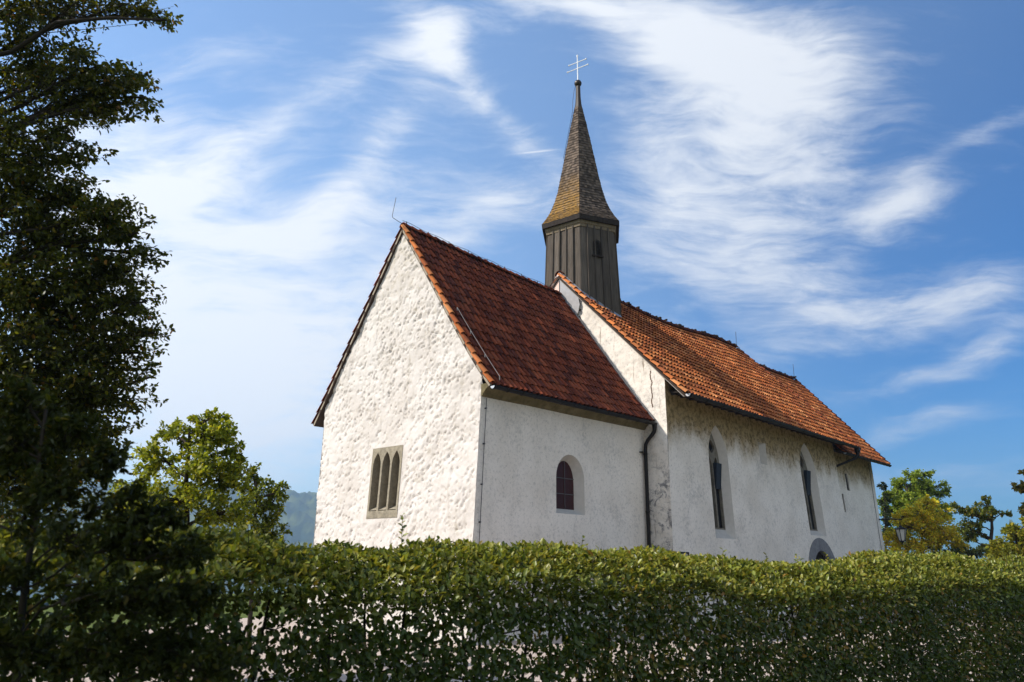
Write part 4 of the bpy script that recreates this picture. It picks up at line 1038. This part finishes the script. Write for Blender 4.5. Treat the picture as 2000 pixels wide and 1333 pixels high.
# tall fruit tree at the left edge, beyond the hedge; most of its crown stands outside the picture
def left_tree():
    dp = 9.6; base = G0(at(-330, 1300, dp)); topp = at(-170, -350, dp + .6)
    trunk = [base, base + (at(-300, 900, dp) - base) * .6, at(-290, 600, dp), at(-240, 150, dp + .2), topp]
    px = dp / FPX; cl = []
    def C(x, y, rx, ry, nt, nl=34, dd=0.0, rz=None):
        q_ = (rx * ry) ** .5; rx = .62 * rx + .38 * q_; ry = max(ry, .55 * ry + .55 * q_); R = np.array([rx, ry, 0]) * px; rz_ = (rz or .5 * (rx + ry)) * px
        # radii given along right/up; blend to world axes
        r3 = np.abs(AR) * R[0] + np.abs(AU) * R[1] + np.abs(AF) * rz_
        cl.append((at(x, y, dp + dd), np.maximum(r3 * .85, .12), nt, nl))
    # right-hand boughs, from the top down
    C(250, 8, 70, 24, 13, 30); C(315, 26, 34, 22, 8, 26, .2); C(150, 10, 80, 45, 20, 34, .4); C(30, 30, 90, 60, 34, 36); C(330, 40, 16, 14, 3, 20)
    C(190, 130, 60, 42, 22, 36, -.2); C(235, 165, 60, 46, 24, 34); C(285, 190, 36, 48, 15, 32); C(270, 150, 34, 22, 7, 28, .2); C(120, 130, 70, 50, 22, 36, .3); C(180, 205, 66, 34, 16, 32, .2); C(225, 225, 40, 24, 8, 28)
    C(50, 170, 90, 80, 34, 36, .5); C(30, 290, 80, 70, 34, 36, -.3); C(110, 300, 60, 44, 20, 34, .2); C(170, 300, 36, 24, 8, 28); C(130, 250, 40, 22, 6, 26)
    C(80, 390, 90, 66, 44, 36); C(165, 390, 60, 44, 24, 36, .2); C(225, 420, 50, 44, 20, 36, -.2); C(270, 455, 40, 34, 13, 32); C(130, 470, 100, 66, 48, 36, .2)
    C(300, 500, 30, 24, 9, 30); C(255, 530, 52, 46, 22, 36, .1); C(190, 560, 70, 56, 34, 36, .2); C(60, 560, 100, 80, 60, 38, -.3); C(140, 640, 90, 60, 44, 36, .4)
    C(285, 590, 32, 46, 14, 32); C(235, 630, 60, 52, 26, 34); C(270, 690, 44, 44, 14, 28, .3); C(200, 710, 80, 60, 38, 34, .1); C(80, 720, 110, 80, 60, 36, -.4); C(300, 650, 22, 24, 6, 26); C(300, 735, 28, 20, 5, 18); C(240, 780, 56, 50, 20, 30, .2); C(150, 800, 90, 60, 42, 34, .1)
    C(50, 840, 100, 90, 56, 36, -.5); C(140, 880, 90, 60, 40, 34, -.2); C(215, 860, 60, 56, 20, 28); C(60, 930, 100, 60, 34, 34, -.3); C(150, 960, 90, 50, 26, 32); C(70, 1040, 100, 50, 24, 30)
    for (x, y, nt) in ((-120, 60, 34), (-150, 250, 40), (-110, 430, 44), (-130, 620, 44), (-120, 800, 44), (-300, 150, 30), (-330, 420, 34), (-330, 700, 34), (-520, 300, 26), (-520, 620, 26), (-60, -140, 34), (120, -120, 26), (-250, -200, 30), (-60, 330, 30), (-40, 700, 30)):
        C(x, y, 120, 110, nt, 34, random.Random(x + y).uniform(-.9, .9), 150)
    tree('fruit_tree', 'tall dark fruit tree filling the left edge of the view', 'tree', trunk, .24, cl, .066, 1.55,
         [(.060, .072, .007), (.085, .095, .009), (.040, .050, .007), (.13, .135, .012), (.22, .17, .02), (.24, .12, .02)], [30, 26, 22, 10, 4, 1.5], 91, droop=.5, twig_r=.007, oval=True, spread=.13, mat_=M_LEAF_DULL, lim=.17)
left_tree()
# low sapling thicket under it, in front of the hedge end
def left_thicket():
    dp = 3.2; base = G0(at(40, 1330, dp + .3)); trunk = [base, base + np.array([0, 0, .8]), at(70, 1000, dp + .2), at(90, 800, dp + .3)]
    px = dp / FPX; cl = []
    for (x, y, rx, ry, nt, dd) in ((60, 790, 100, 60, 20, .5), (170, 850, 100, 60, 22, .5), (230, 900, 60, 50, 14, .4), (40, 880, 100, 80, 26, .4), (150, 950, 100, 70, 26, .3), (250, 980, 80, 70, 24, .2), (60, 1010, 110, 70, 18, 0), (180, 1050, 110, 60, 20, -.2), (290, 1060, 80, 60, 24, .1), (340, 1010, 60, 50, 16, .3),
                                  (390, 1080, 60, 50, 14, .1), (40, 1150, 110, 60, 16, 0), (170, 1170, 110, 70, 18, -.3), (300, 1160, 90, 70, 24, -.1), (60, 1270, 110, 70, 26, 0), (210, 1280, 120, 70, 26, -.1), (350, 1270, 90, 70, 22, .1), (400, 1180, 70, 60, 16, .1), (-90, 1000, 100, 120, 24, .3), (-120, 1200, 110, 90, 24, .2), (-80, 820, 110, 100, 24, .5), (440, 1300, 80, 50, 14, 0)):
        cl.append((at(x - 15, y, dp + dd * .6), np.array([rx, rx, ry]) * px * .9, nt * (.75 if 940 < y < 1200 and x < 260 else 1.15), 30))
    tree('sapling', 'shaded overgrown hornbeam sapling hanging before the left end of the hedge', 'sapling', trunk, .03, cl, .036, 1.0, [(.032, .040, .006), (.045, .052, .008), (.024, .031, .006), (.07, .07, .010), (.13, .10, .02)], [30, 22, 26, 6, 2], 93, droop=.3, twig_r=.003, oval=True, lim=.12, mat_=M_LEAF_DULL)
left_thicket()
# two unseen trees added further left to keep the hedge end in shade
def side_trees():
    fh = np.array([AF[0], AF[1], 0]); fh /= np.linalg.norm(fh); rh = np.array([fh[1], -fh[0], 0])
    for i, (a, b) in enumerate(((-6.6, 3.0), (-7.0, 4.9))):
        g = G0(CAM * np.array([1, 1, 0]) + rh * a + fh * b); r_ = random.Random(40 + i)
        cl = [(g + np.array([r_.uniform(-1.0, 1.0), r_.uniform(-1.0, 1.0), r_.uniform(1.2, 6.6)]), (1.1, 1.1, 1.0), 26, 26) for k in range(17)]
        tree('fruit_tree', 'unseen bushy tree added beyond the left edge to shade the hedge', 'tree', [g, g + np.array([0, 0, 2.5]), g + np.array([.1, .1, 6.2])], .14, cl, .11, 1.0, GREEN[:4], GW[:4], 140 + i, 'unseen trees added beyond the left edge', mat_=M_LEAF_DULL, twig_r=.01, lim=.2)
side_trees()
YG = [(.23, .265, .018), (.19, .225, .018), (.13, .165, .016), (.31, .30, .022), (.08, .11, .014)]
def px_tree(name, label, cat, bx, dp, cl, r0, leaf, seed, pal, w, lean=0, nl=30, dens=1.0, droop=.2, topy=None, twig=.008, gain=1.0, group=None, oval=False):
    """a smaller tree at depth dp: clusters listed as (x, y, rx, ry, twigs, depth offset)"""
    px = dp / FPX; base = G0(at(bx, 1150, dp)); ty = topy or min(c[1] for c in cl) + 20
    t_end = at(bx + lean, ty, dp); trunk = [base, base * .6 + t_end * .4 + AR * .02, t_end]
    cc = [(at(x, y, dp + dd), np.array([rx, rx, ry]) * px * .9, nt, nl) for (x, y, rx, ry, nt, dd) in cl]
    return tree(name, label, cat, trunk, r0, cc, leaf, dens, pal, w, seed, group, droop, oval, twig, gain=gain, mat_=M_LEAF_DULL)
px_tree('hornbeam', 'yellow-green hornbeam left of the church, the taller of two behind the hedge', 'tree', 370, 13.0,
    [(400, 850, 75, 45, 30, 0), (340, 850, 50, 40, 16, .4), (440, 850, 40, 36, 14, .2), (300, 900, 70, 50, 26, .3), (400, 910, 90, 60, 44, -.3), (250, 960, 70, 70, 30, .3), (350, 980, 100, 60, 46, -.4), (450, 930, 50, 50, 20, 0), (440, 1000, 70, 60, 30, -.2), (260, 1050, 90, 60, 34, .2), (380, 1060, 100, 60, 40, 0), (460, 880, 30, 36, 9, .1), (410, 815, 50, 22, 10, .2)],
    .09, .085, 95, YG, [26, 26, 20, 16, 12], nl=34)
px_tree('hornbeam', 'darker low hornbeam between the yellow-green one and the gable', 'tree', 500, 15.0,
    [(500, 960, 50, 50, 26, 0), (535, 980, 34, 40, 18, .2), (550, 960, 24, 26, 8, 0), (480, 1010, 60, 50, 30, -.2), (535, 1030, 40, 40, 20, .1), (490, 920, 28, 26, 9, .2), (510, 1070, 60, 40, 26, 0)],
    .06, .08, 96, YG[1:] + [(.06, .08, .016)], [20, 26, 8, 30, 16], nl=32)
# beyond the west end of the church
px_tree('ash_tree', 'feathery green ash tree beyond the west end of the church', 'tree', 1770, 58.0,
    [(1790, 935, 40, 22, 22, 0), (1760, 950, 30, 26, 20, 1), (1825, 955, 30, 22, 14, 0), (1745, 985, 28, 34, 22, 0), (1790, 985, 45, 30, 30, -1), (1840, 985, 30, 26, 16, 0), (1725, 1000, 18, 40, 16, 2), (1812, 925, 14, 12, 6, 0), (1735, 960, 16, 20, 8, 0), (1770, 1040, 60, 40, 26, 1), (1848, 962, 14, 10, 5, 0), (1775, 965, 44, 30, 34, .5), (1810, 960, 36, 26, 24, .6), (1765, 1000, 50, 40, 36, 1.0), (1830, 1005, 40, 30, 26, .8)],
    .22, .215, 97, [(.16, .22, .022), (.21, .27, .025), (.11, .16, .018), (.27, .29, .03)], [30, 28, 20, 10], nl=42, twig=.03)
px_tree('dark_shrub', 'very dark evergreen shrub against the west corner of the church', 'shrub', 1728, 52.0,
    [(1728, 985, 14, 26, 12, 0), (1733, 1030, 16, 40, 18, 0), (1726, 950, 10, 12, 5, 0)], .1, .22, 98, [(.018, .028, .009), (.025, .036, .012)], [1, 1], nl=22, twig=.02)
px_tree('golden_bush', 'golden yellow autumn bush beside the hanging lantern', 'bush', 1800, 46.0,
    [(1800, 1000, 40, 30, 30, 0), (1770, 1030, 40, 36, 34, 0), (1830, 1030, 46, 36, 38, 0), (1745, 1060, 30, 34, 24, .5), (1800, 1065, 60, 30, 40, 0), (1870, 1050, 30, 28, 18, 0), (1880, 1070, 30, 20, 16, 0), (1850, 1000, 24, 16, 8, 0), (1815, 980, 24, 16, 8, 0), (1740, 1090, 40, 22, 22, -1), (1790, 1095, 50, 22, 26, -1), (1850, 1095, 50, 22, 26, -1), (1760, 1010, 26, 20, 16, 0), (1790, 1020, 50, 30, 34, .4), (1840, 1050, 50, 30, 34, .4)],
    .12, .165, 99, [(.62, .50, .035), (.48, .43, .035), (.66, .46, .04), (.30, .30, .026), (.46, .26, .035)], [30, 26, 12, 18, 4], nl=44, twig=.015)
px_tree('apple_tree', 'small gnarled apple tree with a bent dark trunk', 'tree', 1915, 34.0,
    [(1925, 985, 20, 12, 9, 0), (1900, 1000, 22, 14, 12, 0), (1880, 998, 20, 10, 8, 0), (1945, 1000, 24, 10, 9, 0), (1965, 1004, 16, 7, 5, 0), (1905, 1025, 22, 14, 13, 0), (1880, 1030, 16, 10, 6, 0), (1915, 1045, 16, 12, 7, 0), (1860, 988, 18, 9, 7, 0), (1895, 1055, 18, 14, 8, 0), (1925, 972, 9, 6, 4, 0), (1910, 1010, 34, 16, 18, .3), (1890, 1040, 26, 18, 14, .3), (1930, 1000, 24, 14, 10, -.2)],
    .17, .125, 100, [(.11, .14, .02), (.08, .105, .016), (.20, .16, .03)], [30, 26, 10], lean=24, nl=30, topy=1000, twig=.012)
px_tree('rounded_bush', 'rounded olive green bush at the far right behind the hedge', 'bush', 1985, 30.0,
    [(1990, 1040, 30, 24, 34, 0), (1960, 1065, 30, 24, 30, 0), (2020, 1050, 40, 34, 40, 0), (2000, 1085, 50, 24, 36, 0), (1940, 1085, 26, 16, 16, 0), (2070, 1060, 40, 40, 30, 0), (2010, 1020, 26, 20, 20, 0)],
    .10, .16, 101, [(.20, .21, .02), (.26, .26, .024), (.13, .15, .016), (.34, .28, .035)], [30, 24, 20, 8], nl=26, twig=.012)
px_tree('walnut_tree', 'tree outside the right edge whose bough tips hang into view', 'tree', 2140, 22.0,
    [(1995, 953, 26, 10, 10, 0), (2030, 950, 40, 18, 18, 0), (1996, 990, 9, 22, 6, 0), (2020, 1000, 22, 30, 14, 0), (2005, 925, 10, 10, 4, 0), (2090, 900, 70, 60, 50, 0), (2090, 1000, 70, 70, 50, 0), (2160, 820, 90, 80, 60, 0), (2200, 950, 90, 90, 60, 0), (1985, 950, 10, 6, 4, 0)],
    .18, .13, 102, [(.06, .065, .015), (.13, .10, .025), (.045, .05, .012)], [26, 12, 20], nl=24, twig=.010)
# scrub closing the gap behind the hedge on the right
px_tree('yew_bush', 'low dark bush behind the right part of the hedge', 'bush', 1870, 40.0,
    [(1860, 1085, 40, 14, 22, 0), (1905, 1080, 34, 14, 18, 0), (1940, 1072, 30, 14, 14, 0), (1820, 1092, 40, 12, 18, 0)], .06, .18, 103, [(.035, .048, .012), (.05, .065, .014)], [1, 1], nl=22, twig=.01)

# unseen trees added behind the viewpoint to cut sky light on the hedge
def rear_shade_trees():
    fh = np.array([AF[0], AF[1], 0]); fh /= np.linalg.norm(fh); rh = np.array([fh[1], -fh[0], 0])
    for i, (a, b) in enumerate(((-9, -15), (3, -16), (14, -15))):
        p = CAM * np.array([1, 1, 0]) + rh * a + fh * b; g = G0(p); r_ = random.Random(i)
        cl = [(g + np.array([r_.uniform(-2.4, 2.4), r_.uniform(-2.4, 2.4), r_.uniform(2.2, 10.5)]), (1.9, 1.9, 1.5), 26, 22) for k in range(17)]
        tree('shade_tree', 'unseen leafy tree added behind the viewpoint to block sky light', 'tree', [g, g + np.array([0, 0, 4.0]), g + np.array([.2, .1, 10.0])], .26, cl, .30, 1.0, GREEN[:4], GW[:4], 120 + i, 'unseen trees added behind the viewpoint', mat_=M_LEAF_DULL, twig_r=.02)
rear_shade_trees()
# ---------------------------------------------------------------- small things
def lantern():
    c0 = np.array(on_west(31.30, 4.83, 0)); d = AR * np.array([1, 1, 0]); d /= np.linalg.norm(d)
    a = at(1722, 1015, 41.9); end = at(1757, 1015, 41.9)
    root = empty('lantern', end, 'black iron lantern hanging from a bracket at the west corner of the church', 'lantern')
    mb = MB(); mb.tube([a - d * .15, a, (a + end) / 2 + np.array([0, 0, .03]), end, end + d * .12], .035, 8)
    L = np.linalg.norm(end - a)
    mb.tube([a + np.array([0, 0, -.28]), a + d * L * .22 + np.array([0, 0, -.16]), a + d * L * .42 + np.array([0, 0, .0])], .02, 6)
    mb.tube([end + d * .12, end + d * .16 + np.array([0, 0, .06]), end + d * .10 + np.array([0, 0, .10])], .02, 6)
    mb.build('bracket', M_METAL, root)
    cx = end; mb = MB()
    def ring(z0, r0, z1, r1, n=6, cap=False):
        V = [cx + np.array([r * math.cos(2 * math.pi * k / n), r * math.sin(2 * math.pi * k / n), z]) for z, r in ((z0, r0), (z1, r1)) for k in range(n)]
        F = [(k, (k + 1) % n, n + (k + 1) % n, n + k) for k in range(n)]
        if cap: F += [tuple(range(n)), tuple(range(2 * n - 1, n - 1, -1))]
        mb.add(V, F)
    mb.tube([cx, cx + np.array([0, 0, -.32])], .014, 6)
    ring(-.32, .04, -.40, .10, cap=True); ring(-.40, .10, -.50, .34, cap=True); ring(-.50, .34, -.53, .33, cap=True); ring(-1.13, .16, -1.17, .19, cap=True); ring(-1.17, .10, -1.24, .03, cap=True)
    for k in range(6):
        a_ = 2 * math.pi * k / 6; r = np.array([math.cos(a_), math.sin(a_), 0]); mb.tube([cx + r * .29 + np.array([0, 0, -.52]), cx + r * .16 + np.array([0, 0, -1.15])], .018, 5)
    mb.build('lantern_frame', M_METAL, root)
    mb = MB(); ring(-.54, .27, -1.13, .145, cap=True); mb.build('lantern_glass', M_LANTERN_GLASS, root)
lantern()
def railing():
    p0, p1 = at(1278, 1078.5, 21.3), at(1345, 1084.5, 23.0); p1[2] = p0[2]
    root = empty('railing', (p0 + p1) / 2 * np.array([1, 1, 0]) + np.array([0, 0, .6]), 'thin dark metal railing just showing over the hedge by the downpipe', 'railing')
    mb = MB(); mb.tube([p0, p1], .028, 8); mb.tube([p0 - np.array([0, 0, 1.0]), p1 - np.array([0, 0, 1.0])], .018, 6)
    for q in (0, .5, 1): b = p0 + (p1 - p0) * q; mb.tube([b, np.array([b[0], b[1], .55])], .025, 6)
    mb.build('rail', M_METAL, root)
    for k in range(1, 24):
        b = p0 + (p1 - p0) * k / 24; m2 = MB(); m2.tube([b, b - np.array([0, 0, 1.0])], .009, 5); m2.build('baluster', M_METAL, root)
railing()
